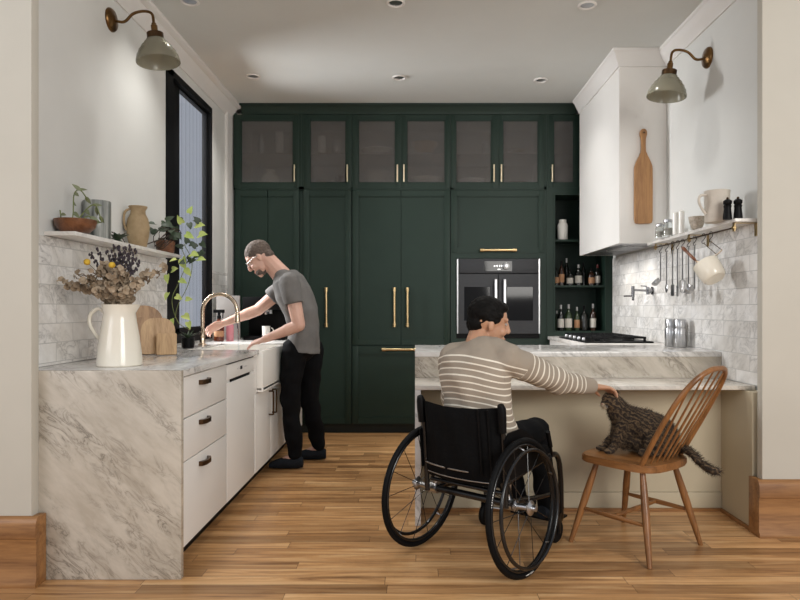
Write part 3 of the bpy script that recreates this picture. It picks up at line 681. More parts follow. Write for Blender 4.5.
# dried flowers
top = Vector((px_, py_, CT+.27))
def sprig_curve(tx, ty, tz, bend=0.0, n=6):
    b = Vector((px_+random.uniform(-.03,.03), py_+random.uniform(-.03,.03), CT+.08)); e = Vector((tx,ty,tz))
    mid = Vector((px_+(tx-px_)*.35, py_+(ty-py_)*.35, CT+.30+(tz-CT-.3)*.45))
    k = Vector((px_+(tx-px_)*.14, py_+(ty-py_)*.14, CT+.27))
    return bez([b, k, mid, e], n)
def leafdisc(mb, c, nrm, r, stretch=1.0):
    nrm = nrm.normalized(); u = nrm.orthogonal().normalized()*r; v = nrm.cross(u).normalized()*r*stretch
    k = 8; vs_ = [mb.bm.verts.new(c+u*math.cos(2*PI*i/k)+v*math.sin(2*PI*i/k)+nrm*(r*.25 if i%2 else 0)) for i in range(k)]
    cc = mb.bm.verts.new(c-nrm*r*.15); 
    for i in range(k): mb.bm.faces.new([cc, vs_[i], vs_[(i+1)%k]])
def P3(px, py, d): return at(px, py, d)
def rnd(a=1): return Vector((random.uniform(-a,a),random.uniform(-a,a),random.uniform(-a,a)))
eu = [(62,282,3.0,'reaching far left'),(78,275,2.98,'arching left'),(165,268,3.1,'reaching far right'),(150,272,3.05,'arching right'),(104,262,3.0,'upright at the front left'),(118,270,2.96,'low in the front'),(133,280,2.97,'drooping at the front right'),(95,288,2.95,'low at the left'),(124,290,2.94,'low at the middle'),(110,285,2.93,'lowest in the front'),(90,274,2.97,'tall at the left'),(100,270,2.99,'tall behind the left bloom'),(113,276,2.93,'upright at the centre front'),(126,272,2.95,'upright at the centre right'),(140,285,2.98,'low at the right'),(70,285,2.98,'drooping far left'),(84,282,2.94,'low at the front left')]
for px, py, d, w_ in eu:
    e = P3(px, py, d); cv = sprig_curve(*e)
    o = thing('eucalyptus_sprig', 'dried tan eucalyptus sprig '+w_+' in the cream pitcher', 'dried flower', cv[0], group='dried eucalyptus in the pitcher')
    MB().tube(cv, .0018, 5).build('stem', 'straw', o)
    m = MB(); k0 = int(len(cv)*.45)
    for i, p in enumerate(cv[k0:]):
        for q in range(4): 
            o_ = rnd(.016); leafdisc(m, p+o_, o_+rnd(.012)+Vector((0,-.006,0)), random.uniform(.010,.018))
    m.build('leaves', 'euca', o)
lv = [(108,252),(113,247),(119,246),(125,249),(131,246),(136,250),(128,256),(121,254),(115,258),(134,260),(140,262),(110,262),(97,250),(90,254)]
for k, (px, py) in enumerate(lv):
    e = P3(px, py, 3.08+.02*(k%3)); cv = sprig_curve(*e, n=7)
    o = thing('lavender_sprig', 'dark dried lavender spike standing up at the back of the cream pitcher', 'dried flower', cv[0], group='dried lavender in the pitcher')
    MB().tube(cv, .0013, 5).build('stem', 'straw', o)
    m = MB()
    for i, p in enumerate(cv[int(len(cv)*.42):]):
        for q in range(3): o_ = rnd(.008); m.ell(p+o_, ((.0055,0,0),(0,.0055,0),(0,0,.009)), 1)
    m.build('flower_spike', 'lavender', o)
for px, py, w_ in ((87,262,'left'),(112,265,'right')):
    e = P3(px, py, 2.93); cv = sprig_curve(*e)
    o = thing('billy_button', 'round yellow dried bloom, the '+w_+' one of two in the pitcher', 'dried flower', cv[0])
    MB().tube(cv, .0015, 5).build('stem', 'straw', o)
    b_ = MB().sph(e, .0145, 3)
    for v in b_.bm.verts: v.co += (v.co-e).normalized()*noise.noise(v.co*300)*.0015
    b_.build('bloom', 'yellow', o)
# cutting boards by the pitcher
def board(name, lab, cx, cy, w, h, th, yaw, lean, mt, round_=.5, handle=False, z=CT):
    n = 32; pts = []
    if round_ >= .99: pts = [(w/2*math.cos(2*PI*i/n), h/2+h/2*math.sin(2*PI*i/n)) for i in range(n)]
    else:
        r = w*round_/2
        for qx, qy, s in ((w/2-r,h-r,0),(-w/2+r,h-r,1),(-w/2+min(r,.02),min(r,.02),2),(w/2-min(r,.02),min(r,.02),3)):
            rr = r if s < 2 else min(r,.02)
            for i in range(7): a = s*PI/2+i*PI/12; pts.append((qx+rr*math.cos(a), qy+rr*math.sin(a)))
    m = MB().prism(pts, -th/2, th/2, 'xz', .002)
    mt_ = Matrix.Translation((cx,cy,z)) @ Matrix.Rotation(yaw,4,'Z') @ Matrix.Rotation(lean,4,'X')
    zmin = min((mt_@v.co).z for v in m.bm.verts); mt_ = Matrix.Translation((0,0,z+.0008-zmin)) @ mt_
    m.xf(mt_)
    return tag(m.build(name, mt), lab, 'cutting board')
board('cutting_board', 'large round-cornered brown wooden board, rearmost beside the pitcher', -1.615, 3.80, .22, .29, .02, .55, -.16, 'boardwood', .9)
board('cutting_board', 'middle tan wooden board leaning on the large brown board', -1.52, 3.775, .19, .215, .02, .5, -.18, 'boardwood2', .75)
board('cutting_board', 'darker wooden board between the large board and the middle one', -1.60, 3.735, .20, .22, .016, .55, -.17, 'boardwood', .8)
board('cutting_board', 'small square pale wooden board, frontmost of the boards', -1.45, 3.72, .11, .125, .02, .35, -.16, 'boardwood2', .15)
# left ledge
LZ = 1.552
t = tag(MB().box(WL+.001, -1.60, 3.0, 4.36, LZ-.02, LZ, .002).build('marble_ledge', 'ledge'), 'thin white marble ledge on the left wall above the tiles', 'shelf')
bx, by = -1.652, 3.10
tag(MB().lathe([(.05,0),(.06,.003),(.088,.03),(.096,.065),(.092,.066),(.08,.035),(.05,.01),(.001,.008)], (bx,by,LZ+.0005), 36).build('wooden_bowl', 'bowlwood'), 'shallow dark wooden bowl at the near end of the left ledge', 'bowl')
def leaf(mb, base, d, up, L, W, fold=.15, n=5):
    """pointed leaf blade from base along d"""
    d = Vector(d).normalized(); s = d.cross(Vector(up)).normalized(); nn = s.cross(d)
    rows = []
    for i in range(n+1):
        t_ = i/n; wd = W*math.sin(PI*min(1, t_**.7))*(1 if t_ < 1 else 0)*.5; c = base+d*(L*t_)-nn*(L*.25*t_*t_)
        rows.append([mb.bm.verts.new(c-s*wd+nn*wd*fold), mb.bm.verts.new(c), mb.bm.verts.new(c+s*wd+nn*wd*fold)])
    for a, b in zip(rows, rows[1:]):
        for k in (0,1):
            try: mb.bm.faces.new([a[k], a[k+1], b[k+1], b[k]])
            except ValueError: pass
def heart(mb, base, d, up, L, W):
    d = Vector(d).normalized(); s = d.cross(Vector(up)); s = s.normalized() if s.length > 1e-3 else d.orthogonal().normalized(); nn = s.cross(d)
    prof = [(0,.0),(-.12,.28),(0,.46),(.25,.5),(.55,.38),(.8,.18),(1.05,0)]
    c = [mb.bm.verts.new(base+d*(L*max(0,t_))-nn*(L*.18*t_*t_)) for t_, w_ in prof]
    for sg in (-1,1):
        e = [mb.bm.verts.new(base+d*(L*t_)+s*(sg*W*w_)+nn*(w_*W*.2)-nn*(L*.18*t_*t_)) for t_, w_ in prof]
        for i in range(len(prof)-1):
            try: mb.bm.faces.new([c[i], c[i+1], e[i+1], e[i]])
            except ValueError: pass
t = thing('trailing_plant', 'sage green trailing plant rising from the wooden bowl', 'plant', (bx,by,LZ+.02))
m = MB(); l = MB()
for pts in ([(69,231,3.10),(73,215,3.11),(74,195,3.12),(80,190,3.12),(88,200,3.13)], [(71,231,3.10),(84,212,3.14),(95,205,3.15),(102,222,3.16)], [(68,231,3.10),(62,222,3.10),(60,210,3.10)], [(72,231,3.1),(88,216,3.14),(94,228,3.15)]):
    cv = bez([at(*p) for p in pts], 6); m.tube(cv, .0028, 6)
    for i in range(4, len(cv), 3): leaf(l, cv[i], rnd(1)+Vector((.3,-.2,-.5)), (0,-1,.4), .05, .02)
m.build('stems', 'vinegreen', t); l.build('leaves', 'leaf_sage', t)
cx, cy = at(97,235,3.36).x, 3.36
tag(MB().lathe([(.066,0),(.068,.003),(.068,.197),(.066,.2),(.058,.2),(.056,.03),(.001,.02)], (cx,cy,LZ+.0005), 36).build('marble_vase', 'greymarble'), 'grey veined marble cylinder vase on the left ledge', 'vase')
t = thing('succulent', 'dark green drooping succulent between the marble vase and clay jug', 'plant', (at(118,240,3.58).x,3.58,LZ))
m = MB(); sc_ = Vector((at(118,240,3.58).x,3.58,LZ+.012))
for i in range(16):
    a = i*2.4; leaf(m, sc_, (math.cos(a),math.sin(a)*.8,.5+.9*random.random()), (0,0,1), .075, .035, .3)
m.build('leaves', 'leaf_dark', t); MB().lathe([(.02,0),(.025,.012),(.012,.02)], (sc_.x,sc_.y,LZ+.0005)).build('base', 'leaf_dark', t)
cx, cy = at(138,240,3.84).x, 3.84
t = thing('clay_jug', 'tan unglazed clay jug with a looped handle on the left ledge', 'jug', (cx,cy,LZ))
MB().lathe([(.042,0),(.048,.004),(.062,.07),(.066,.13),(.058,.175),(.043,.205),(.042,.225),(.054,.245),(.053,.25),(.044,.248),(.036,.22),(.05,.17),(.055,.1),(.03,.02),(.001,.02)], (cx,cy,LZ+.0005), 36).build('body', 'tanclay', t)
MB().tube(bez([(cx-.035,cy-.03,LZ+.232),(cx-.058,cy-.045,LZ+.21),(cx-.062,cy-.05,LZ+.15),(cx-.05,cy-.04,LZ+.1)],6), .007, 8).build('handle', 'tanclay', t)
# pothos
pc = at(174,244,4.25); pc.x = -1.665
t = thing('pothos', 'lime green trailing pothos in a brown pot at the far end of the ledge', 'plant', (pc.x,pc.y,LZ))
MB().lathe([(.045,0),(.055,.01),(.062,.07),(.06,.085),(.052,.084),(.04,.02)], (pc.x,pc.y,LZ+.0005), 28).build('pot', 'bowlwood', t)
m = MB()
for k in range(9):
    a = k*.7; r = .05+.012*(k%3); m.tube([Vector((pc.x+.02+math.cos(a+q*.45)*r*(1+.3*math.sin(q)), pc.y-.03+math.sin(a+q*.45)*r*.9, LZ+.075+.05*math.sin(q*.5+k)+.012*k*.4)) for q in range(14)], .0025, 6)
m.build('coiled_stems', 'vine', t)
m = MB()
for pts in ([(125,243,3.72),(140,246,3.9),(158,240,4.1),(170,236,4.25)], [(112,232,3.6),(122,238,3.7),(130,248,3.75),(150,243,4.0),(165,238,4.2)]): m.tube(bez([at(*p) for p in pts],6), .0035, 6)
m.build('trailing_stem', 'vine', t)
l = MB(); m = MB(); ld = MB()
vines = [[(180,245,4.22),(186,262,4.18),(180,280,4.16),(172,300,4.16),(178,322,4.18),(190,330,4.18)], [(184,244,4.22),(192,262,4.15),(188,285,4.14),(178,305,4.15),(175,318,4.17)]]
for pts in vines: m.tube(bez([at(*p) for p in pts],6), .0025, 6)
m.build('stems', 'vinegreen', t)
for px, py, d, dx, dz, L in [(193,216,4.2,.2,.6,.07),(200,228,4.15,.9,.1,.09),(203,238,4.12,1,.2,.10),(186,226,4.2,-.3,.8,.08),(190,237,4.15,.6,-.2,.08),(195,257,4.12,1,.0,.10),(186,262,4.12,.4,-.8,.11),(202,262,4.1,1,.1,.085),(180,262,4.14,-.8,-.2,.06),(176,273,4.14,.8,.3,.08),(190,272,4.1,.5,-.7,.075),(171,278,4.14,.1,-1,.08),(184,283,4.12,.8,-.2,.07),(172,296,4.14,-.3,-.9,.075),(180,299,4.12,.9,-.3,.07),(190,302,4.12,1,.1,.06),(188,318,4.14,.8,-.3,.09),(192,325,4.14,.4,-.9,.07),(176,322,4.15,.3,-.8,.05)]:
    L *= .72; heart(l, at(px-4,py-3,d), (dx, -.25+random.uniform(-.5,.3), dz-.1), (random.uniform(-.6,.6),-1,random.uniform(-.1,.9)), L, L*.8)
l.build('leaves', 'leaf_lime', t)
for k in range(16):
    px, py = random.uniform(176,206), random.uniform(222,262); heart(ld, at(px,py,random.uniform(4.1,4.24)), (random.uniform(-1,1),-.3,random.uniform(-.8,.6)), (random.uniform(-.5,.5),-1,.5), .05, .04)
for k in range(14):
    heart(ld, pc+Vector((random.uniform(-.05,.09),random.uniform(-.12,.03),random.uniform(.05,.16))), rnd(1)+Vector((.2,-.2,.1)), (0,-.8,.6), .055, .05)
ld.build('dark_leaves', 'leaf_dark', t)
x_, y_ = at(188,345,4.35).x, 4.35
t = thing('cactus_pot', 'small dark spiky plant in a pot behind the cutting boards', 'plant', (x_,y_,CT))
MB().lathe([(.03,0),(.04,.004),(.045,.07),(.04,.07),(.03,.02)], (x_,y_,CT+.0005)).build('pot', 'black', t)
m = MB()
for k in range(14): a = k*2.4; leaf(m, Vector((x_,y_,CT+.06)), (math.cos(a),math.sin(a),.7+random.random()), (0,0,1), .09, .014, .3)
m.build('leaves', 'leaf_dark', t)

# ------------------------------------------------------------------ peninsula and right run
DZ, PT = .766, .925
t = thing('peninsula', 'cream panelled peninsula carrying the marble desk and counter', 'cabinet', (.9, 4.1, 0))
MB().box(.033, 1.80, 3.745, 3.76, .11, DZ-.025).box(.033, 1.80, 3.738, 3.76, 0, .108, .002).build('back_panel', 'panelw', t)
MB().box(.033, WR-.001, 3.762, 4.55, .0, DZ-.026).box(.033, WR-.001, 3.875, 4.55, DZ-.026, PT-.031).build('carcass', 'panelw', t)
MB().box(1.80, WR-.001, 3.40, 3.761, 0, DZ-.026).build('side_panel', 'panelw', t)
MB().box(1.785, 1.80, 3.40, 3.738, 0, .018).box(.033, 1.785, 3.722, 3.738, 0, .018).build('shoe_moulding', 'oakbase', t)
t = thing('marble_desktop', 'lower marble desk slab with a waterfall leg in front of the peninsula', 'countertop', (.9, 3.6, 0))
MB().box(0.0, WR-.012, 3.48, 3.86, DZ-.024, DZ, .002).build('top', 'desk', t)
MB().box(0.0, .032, 3.48, 3.86, 0, DZ-.025, .002).build('leg_panel', 'ledge', t)
t = thing('marble_counter', 'raised marble counter with a tall veined front edge on the peninsula', 'countertop', (.9, 4.2, 0))
MB().box(0.0, WR-.012, 3.862, 4.56, PT-.03, PT, .002).build('top', 'top', t)
MB().box(0.0, WR-.012, 3.862, 3.875, DZ+.0005, PT-.0305).box(0,.032,3.876,4.56,0,PT-.0305).build('riser', 'slab', t)
t = thing('base_cabinet', 'white base cabinet and counter under the cooktop', 'cabinet', (1.55, 5.2, 0))
MB().box(1.27, WR-.001, 4.562, 6.0, .1, PT-.031).box(1.33, WR-.001, 4.562, 6.0, 0, .1).build('carcass', 'cabw', t)
MB().box(1.25, WR-.012, 4.562, 6.005, PT-.03, PT, .002).build('top', 'ledge', t)
# cooktop
t = thing('gas_cooktop', 'black gas cooktop with cast iron grates below the hood', 'cooktop', (1.55,5.22,PT))
MB().box(1.285, 1.80, 4.80, 5.68, PT+.001, PT+.012, .003).build('tray', 'black', t)
for k in range(3):
    y0 = 4.82+k*.285; y1 = y0+.275; m = MB(); z0, z1 = PT+.035, PT+.047
    for x in (1.34,1.42,1.50,1.58,1.66,1.745): m.box(x-.005, x+.005, y0, y1, z0, z1, .001)
    for y in (y0+.005, (y0+y1)/2, y1-.005): m.box(1.34, 1.75, y-.005, y+.005, z0-.002, z1-.002, .001)
    for x in (1.345, 1.74):
        for y in (y0+.01, y1-.01): m.box(x-.008, x+.008, y-.008, y+.008, PT+.0125, z0)
    m.build('grate', 'iron', t)
for x, y in ((1.44,4.96),(1.66,4.96),(1.55,5.25),(1.44,5.53),(1.66,5.53)):
    MB().lathe([(.045,.0125),(.045,.02),(.03,.024),(.028,.03),(.001,.031)], (x,y,PT), 20).build('burner', 'iron', t)
for y in (4.95,5.09,5.23,5.37,5.51):
    MB().lathe([(.016,.0125),(.017,.018),(.014,.036),(.001,.037)], (1.312,y,PT), 16).build('knob', 'steel', t)
# hood
HX, HY0, HY1, HZ = 1.517, 4.73, 5.87, 1.672
t = thing('range_hood', 'tall white boxed range hood rising to the ceiling', 'range hood', (1.69, 5.3, HZ))
m = MB().box(HX, WR-.001, HY0, HY0+.02, HZ, CE-.002).box(HX, WR-.001, HY1-.02, HY1, HZ, CE-.002).box(HX, HX+.02, HY0+.02, HY1-.02, HZ, CE-.002).box(WR-.02, WR-.001, HY0+.02, HY1-.02, HZ, CE-.002).box(HX+.02, WR-.02, HY0+.02, HY1-.02, HZ+.12, HZ+.14)
m.build('box', 'cabw', t)
MB().box(HX+.06, WR-.05, HY0+.12, HY1-.1, HZ-.004, HZ+.10).box(HX+.02, WR-.02, HY0+.02, HY1-.02, HZ+.0, HZ+.006).build('liner', 'steel', t)
for k in range(2):
    m = MB()
    y0 = HY0+.16+k*.43
    for q in range(9): m.box(HX+.08+q*.024, HX+.094+q*.024, y0, y0+.38, HZ-.010, HZ-.0045)
    m.build('baffle_filter', 'steel', t)
    hl = bpy.data.lights.new('hood_lamp', 'SPOT'); hl.energy = 5; hl.color = (1,.96,.9); hl.spot_size = 2.6; hl.spot_blend = .8; hl.shadow_soft_size = .04
    ho = bpy.data.objects.new('hood_lamp', hl); C.objects.link(ho); ho.location = (HX+.14, y0+.19, HZ-.03)
def sweep_crown(mb, path, p=.065, h=.11, zt=CE):
    prof = [(0,-h),(.01,-h),(.014,-h+.02),(.03,-h+.045),(.048,-.035),(p-.008,-.026),(p,-.018),(p,-.001),(0,-.001)]
    rows = []
    for (x, y), (nx, ny) in path: rows.append([mb.bm.verts.new((x+nx*a, y+ny*a, zt+b)) for a, b in prof])
    n = len(prof)
    for a, b in zip(rows, rows[1:]):
        for i in range(n): mb.bm.faces.new([a[i], a[(i+1)%n], b[(i+1)%n], b[i]])
    mb.bm.faces.new(rows[0]); mb.bm.faces.new(rows[-1][::-1])
m = MB(); sweep_crown(m, [((WR-.002,HY0),(0,-1)), ((HX,HY0),(-1,-1)), ((HX,HY1),(-1,0))], h=.12); m.build('crown', 'trimw', t)
# hanging board
def outline(pts, n=8):
    return [(p.x, p.z) for p in bez([(a,0,b) for a, b in pts], n)][:-1]
bxc = at(644,0,4.7).x
half = [(0.0,.0),(.05,.003),(.064,.02),(.066,.1),(.066,.38),(.062,.43),(.04,.485),(.02,.52),(.015,.57),(.017,.63),(.026,.665),(.018,.695),(0,.703)]
right = [(p.x, p.z) for p in bez([(a,0,b) for a, b in half], 4)]; left = [(-a, b) for a, b in right[::-1]][1:-1]
zb = 1.19+(308-224)/134.8
tag(MB().prism([(bxc+a, zb+b) for a, b in right+left], 4.704, 4.726, 'xz', .003).build('paddle_board', 'boardwarm'), 'long wooden paddle cutting board hanging on the white hood', 'cutting board')
tag(MB().cyl((bxc,4.728,zb+.672),(bxc,4.699,zb+.672),.006).sph((bxc,4.70,zb+.672),.007).build('peg', 'bronze'), 'small dark peg the paddle board hangs from', 'peg')
# right ledge
RZ = 1.672
t = thing('marble_ledge', 'thin white marble ledge with brass brackets on the right wall', 'shelf', (1.8,4.0,RZ))
MB().box(1.72, WR-.001, 3.42, 4.727, RZ-.018, RZ, .002).build('shelf', 'ledge', t)
for y in (3.47, 4.04, 4.60):
    MB().box(1.735, 1.739, y-.012, y+.012, RZ-.065, RZ-.0185).box(1.735, WR-.011, y-.012, y+.012, RZ-.022, RZ-.0185).cyl((1.728,y,RZ-.045),(1.746,y,RZ-.045),.011).box(WR-.016, WR-.0105, y-.012, y+.012, RZ-.09, RZ-.0185).build('bracket', 'brass', t)
MB().cyl((1.737,3.46,RZ-.045),(1.737,4.62,RZ-.045),.0045,n=10).build('rail', 'bronze', t)
RX = 1.737
def hook(y, label):
    m = MB().tube([(RX-.010,y,RZ-.045),(RX-.006,y,RZ-.036),(RX+.002,y,RZ-.0345),(RX+.009,y,RZ-.042),(RX+.008,y,RZ-.06),(RX-.004,y,RZ-.075),(RX-.012,y,RZ-.082),(RX-.010,y,RZ-.092),(RX-.001,y,RZ-.095),(RX+.006,y,RZ-.088)], .002, 6)
    tag(m.build('s_hook', 'black'), label, 'hook', 'hooks on the rail under the right ledge')
ut = [(661,'ladle','small steel ladle, leftmost utensil on the rail'),(667,'spoon','steel serving spoon, second utensil from the left on the rail'),(673,'spatula','steel spatula hanging third from the left on the rail'),(678,'fork','steel serving fork hanging fourth on the rail'),(683,'whisk','steel whisk hanging in the middle of the rail'),(689,'spoon','steel mixing spoon hanging sixth on the rail'),(695,'ladle','long steel ladle, rightmost utensil on the rail')]
for k, (px, kind, lab) in enumerate(ut):
    y = 637*(RX)/(px-415)*1.0; y = min(4.56, y)
    hook(y, 'small black hook on the rail holding the '+lab.split(',')[0].split(' hanging')[0])
    nm = {'ladle':'ladle','spoon':'serving_spoon','spatula':'spatula','fork':'serving_fork','whisk':'whisk'}[kind]
    L = [.20,.22,.23,.24,.20,.23,.27][k]; z0 = RZ-.095; x = RX-.003
    o = thing(nm, lab, kind, (x,y,z0), group=None)
    m = MB().tube(arc((x,y,z0-.002),.006,0,2*PI,12,(0,1,0),(0,0,1)), .0018, 6); m.box(x-.002,x+.002,y-.0065,y+.0065,z0-L,z0-.007)
    m.build('shaft', 'steel', o); zb_ = z0-L; m = MB()
    if kind == 'ladle': m.lathe([(.001,-.002),(.018,.0),(.03,.012),(.034,.028),(.032,.028),(.027,.014),(.001,.003)], (x-.02,y,zb_-.018), 20, axis=(-.7,0,.7))
    elif kind == 'spoon': m.ell((x,y,zb_-.03), ((.006,0,0),(0,.021,0),(0,0,.034)), 2)
    elif kind == 'spatula': m.box(x-.002,x+.002,y-.026,y+.026,zb_-.075,zb_,.001)
    elif kind == 'fork':
        m.box(x-.002,x+.002,y-.015,y+.015,zb_-.015,zb_); 
        for q in (-.012,0,.012): m.box(x-.0015,x+.0015,y+q-.0025,y+q+.0025,zb_-.07,zb_-.014)
    else:
        for q in range(5):
            a = q*PI/5; u = Vector((math.cos(a),math.sin(a),0)); m.tube([Vector((x,y,zb_-.045))+u*(.024*math.sin(s_))*1+Vector((0,0,.045*math.cos(s_))) for s_ in [i*2*PI/16 for i in range(17)]], .0012, 5)
    m.build('head', 'steel', o)
# hanging cream pan
y = 3.80; yh = 3.78
for q, yy in enumerate((3.83, 3.735)): hook(yy, 'small black hook on the rail holding the cream pan, '+('left' if q == 0 else 'right')+' one')
t = thing('saucepan', 'cream pan with a brown wooden handle hanging from the rail', 'pan', (RX-.01,y,RZ-.095))
c_ = Vector((RX-.02, 3.70, RZ-.27)); ax_ = Vector((.25,-.55,-.80)).normalized()
MB().lathe([(.072,-.058),(.075,-.058),(.072,0),(.066,.045),(.056,.055),(.001,.056),(.001,.05),(.052,.049),(.062,.04),(.068,0)], c_, 32, axis=ax_).build('body', 'cream', t)
hp = Vector((RX-.03, 3.775, RZ-.225))
MB().tube(bez([at(722,250,3.72),at(715,256,3.73),at(705,261,3.76),at(696,262,3.80)],6), .0045, 8).build('handle_arm', 'nickel', t)
MB().tube(bez([at(699,263,3.79),at(693,258,3.82),at(687,252,3.87),at(682,247,3.9)],5), [.006]*4+[.009]*8+[.0105]*3+[.006], 10).build('handle', 'handlewood', t)
MB().tube([(RX-.001,3.735,RZ-.093),at(722,250,3.70)], .0022, 6).tube([(RX-.001,3.83,RZ-.093),at(716,254,3.73)], .0022, 6).build('wire_loop', 'bronze', t)
# on the right ledge
cx, cy = at(717,220,3.60).x-.0, 3.60
t = thing('stoneware_pitcher', 'large pale grey stoneware pitcher with a handle on the right ledge', 'pitcher', (cx,cy,RZ))
m = MB().lathe([(.062,0),(.065,.004),(.068,.17),(.07,.178),(.065,.178),(.06,.01),(.001,.01)], (cx,cy,RZ+.0005), 36)
m.build('body', 'stoneware', t)
MB().tube(bez([(cx-.064,cy-.01,RZ+.155),(cx-.10,cy-.012,RZ+.15),(cx-.108,cy-.012,RZ+.115),(cx-.085,cy-.01,RZ+.07),(cx-.066,cy-.01,RZ+.045)],6), .0075, 10).build('handle', 'stoneware', t)
cx, cy = at(697,222,3.92).x, 3.92
tag(MB().lathe([(.024,0),(.028,.003),(.045,.045),(.05,.078),(.047,.078),(.04,.045),(.001,.012)], (cx,cy,RZ+.0005), 28).build('ceramic_cup', 'speckle'), 'speckled clay cup standing left of the grey pitcher', 'cup')
for px, w_ in ((727.5,'left'),(738,'right')):
    d = 3.47; cx = at(px,220,d).x; cx = min(cx, 1.82); cy = d + (0 if w_ == 'left' else -.0)
    if w_ == 'right': cy = 3.455; cx = at(px,220,cy).x
    t = thing('pepper_mill', 'black pepper mill, the '+w_+' of two on the right ledge', 'pepper mill', (cx,cy,RZ))
    MB().lathe([(.023,0),(.024,.004),(.021,.035),(.018,.06),(.021,.072),(.018,.078)], (cx,cy,RZ+.0005), 22).build('body', 'black', t)
    MB().lathe([(.017,.079),(.022,.086),(.022,.10),(.012,.108)], (cx,cy,RZ+.0005), 22).build('head', 'black', t)
    MB().lathe([(.004,.108),(.007,.113),(.005,.12),(.001,.122)], (cx,cy,RZ+.0005), 14).build('knob', 'bronze', t)
for px, d, h, r, lab in ((660,4.42,.085,.033,'small glass jar with a metal lid at the far end of the right ledge'),(668,4.33,.10,.034,'glass clip jar on the right ledge, in front of the smaller jar')):
    cx = at(px,230,d).x; t = thing('glass_jar', lab, 'jar', (cx,d,RZ))
    MB().lathe([(r,0),(r,.8*h),(r*.8,.9*h),(r*.8,h),(r*.7,h),(r*.7,.9*h),(r*.9,.8*h),(r*.9,.01),(.001,.01)], (cx,d,RZ+.0005), 24).build('jar', 'glass', t)
    MB().lathe([(r*.86,h),(r*.86,h*1.15),(r*.7,h*1.2)], (cx,d,RZ+.0005), 24).build('lid', 'steel', t)
    MB().lathe([(r*.85,.012),(r*.85,h*.6)], (cx,d,RZ+.0005), 24).build('filling', 'stoneware', t)
for px, d, r, lab in ((675.5,4.20,.018,'slim white candle, the left of two at the back of the right ledge'),(681.5,4.12,.018,'slim white candle, the right of two on the right ledge')):
    cx = at(px,230,d).x; tag(MB().lathe([(r,0),(r,.145),(r*.6,.15)], (cx,d,RZ+.0005), 20).build('candle', 'ceramic'), lab, 'candle')
# grinders on the counter
for cx, cy, w_ in ((1.765,4.39,'left'),(1.785,4.29,'right')):
    t = thing('steel_canister', 'brushed steel cylinder mill, the '+w_+' of two on the counter', 'mill', (cx,cy,PT))
    MB().lathe([(.040,0),(.042,.003),(.042,.12),(.040,.125)], (cx,cy,PT+.0005), 30).build('body', 'steel', t)
    MB().lathe([(.035,.125),(.035,.135),(.038,.137),(.038,.185),(.035,.19)], (cx,cy,PT+.0005), 30).build('top', 'steel', t)
# pot filler
t = thing('pot_filler', 'chrome folding pot filler tap on the tiled wall above the cooktop', 'tap', (WR-.01,4.98,1.32))
w0 = Vector((WR-.0105, 4.98, 1.325))
MB().lathe([(.032,0),(.032,-.008),(.02,-.012),(.02,-.04)], w0, 20, axis=(1,0,0)).build('flange', 'chrome', t)
j1 = Vector((WR-.05, 4.98, 1.325)); j2 = at(633, 289, 4.93); j2.z = 1.33
MB().cyl(j1-Vector((0,0,.03)), j1+Vector((0,0,.03)), .013).cyl(j1+Vector((0,0,.0)), j2, .009).cyl(j2-Vector((0,0,.055)), j2+Vector((0,0,.03)), .013).build('upper_arm', 'chrome', t)
j3 = at(640, 299, 4.85); j3.z = 1.27
MB().cyl((j2.x,j2.y,1.282), (1.66,4.86,1.282), .009).tube([(1.66,4.86,1.282),(1.655,4.83,1.28),(1.65,4.82,1.25)], .009, 10).build('lower_arm', 'chrome', t)
MB().cyl((j2.x,j2.y,1.282),(j2.x-.07,j2.y,1.282),.006).cyl((j1.x-.01,j1.y,1.36),(j1.x-.06,j1.y-.02,1.362),.005).build('lever', 'chrome', t)
# wall sconces
def sconce(name_lab, wallx, sg, y, z, sx, sz):
    t = thing('wall_sconce', name_lab, 'wall lamp', (wallx, y, z))
    MB().lathe([(.066,0),(.066,.008),(.058,.018),(.03,.024),(.02,.03),(.001,.031)], (wallx+sg*.0005,y,z), 32, axis=(sg,0,0)).build('backplate', 'antique', t)
    p0 = Vector((wallx+sg*.02, y, z-.005)); e = Vector((sx, y, sz+.12))
    MB().tube(bez([p0, p0+Vector((sg*.06,0,-.005)), Vector((wallx+sg*.13,y,z+.035)), Vector((wallx+sg*.19,y,z+.05)), Vector((sx-sg*.012,y,z+.035)), e],7), .008, 10).build('arm', 'antique', t)
    tl = Vector((sg*.12,0,-1)).normalized()
    MB().sph(e, .014).lathe([(.011,0),(.018,.008),(.018,.045),(.024,.05),(.024,.07)], e, 20, axis=tl).build('socket', 'antique', t)
    s0 = e+tl*.055
    MB().lathe([(.034,0),(.042,.004),(.044,.03),(.053,.036),(.056,.048),(.066,.052),(.070,.066),(.084,.074),(.089,.088),(.101,.100),(.105,.115),(.114,.128),(.117,.145),(.121,.155),(.121,.166),(.117,.166),(.113,.146),(.10,.116),(.085,.09),(.066,.067),(.05,.05),(.04,.03),(.034,.004)], s0, 40, axis=tl, cap=False).build('lamp_shade', 'shade', t)
    MB().lathe([(.046,-.002),(.046,.03),(.042,.032)], s0, 24, axis=tl).build('shade_cap', 'bronze', t)
    MB().lathe([(.013,.03),(.028,.06),(.03,.08),(.02,.10),(.001,.108)], s0, 20, axis=tl).build('bulb', 'ceramic', t)
sconce('antique brass wall sconce with ribbed glass shade on the left wall', WL, 1, 3.66, 2.845, -1.50, 2.70)
sconce('antique brass wall sconce with ribbed glass shade on the right wall', WR, -1, 4.06, 2.785, 1.628, 2.635)
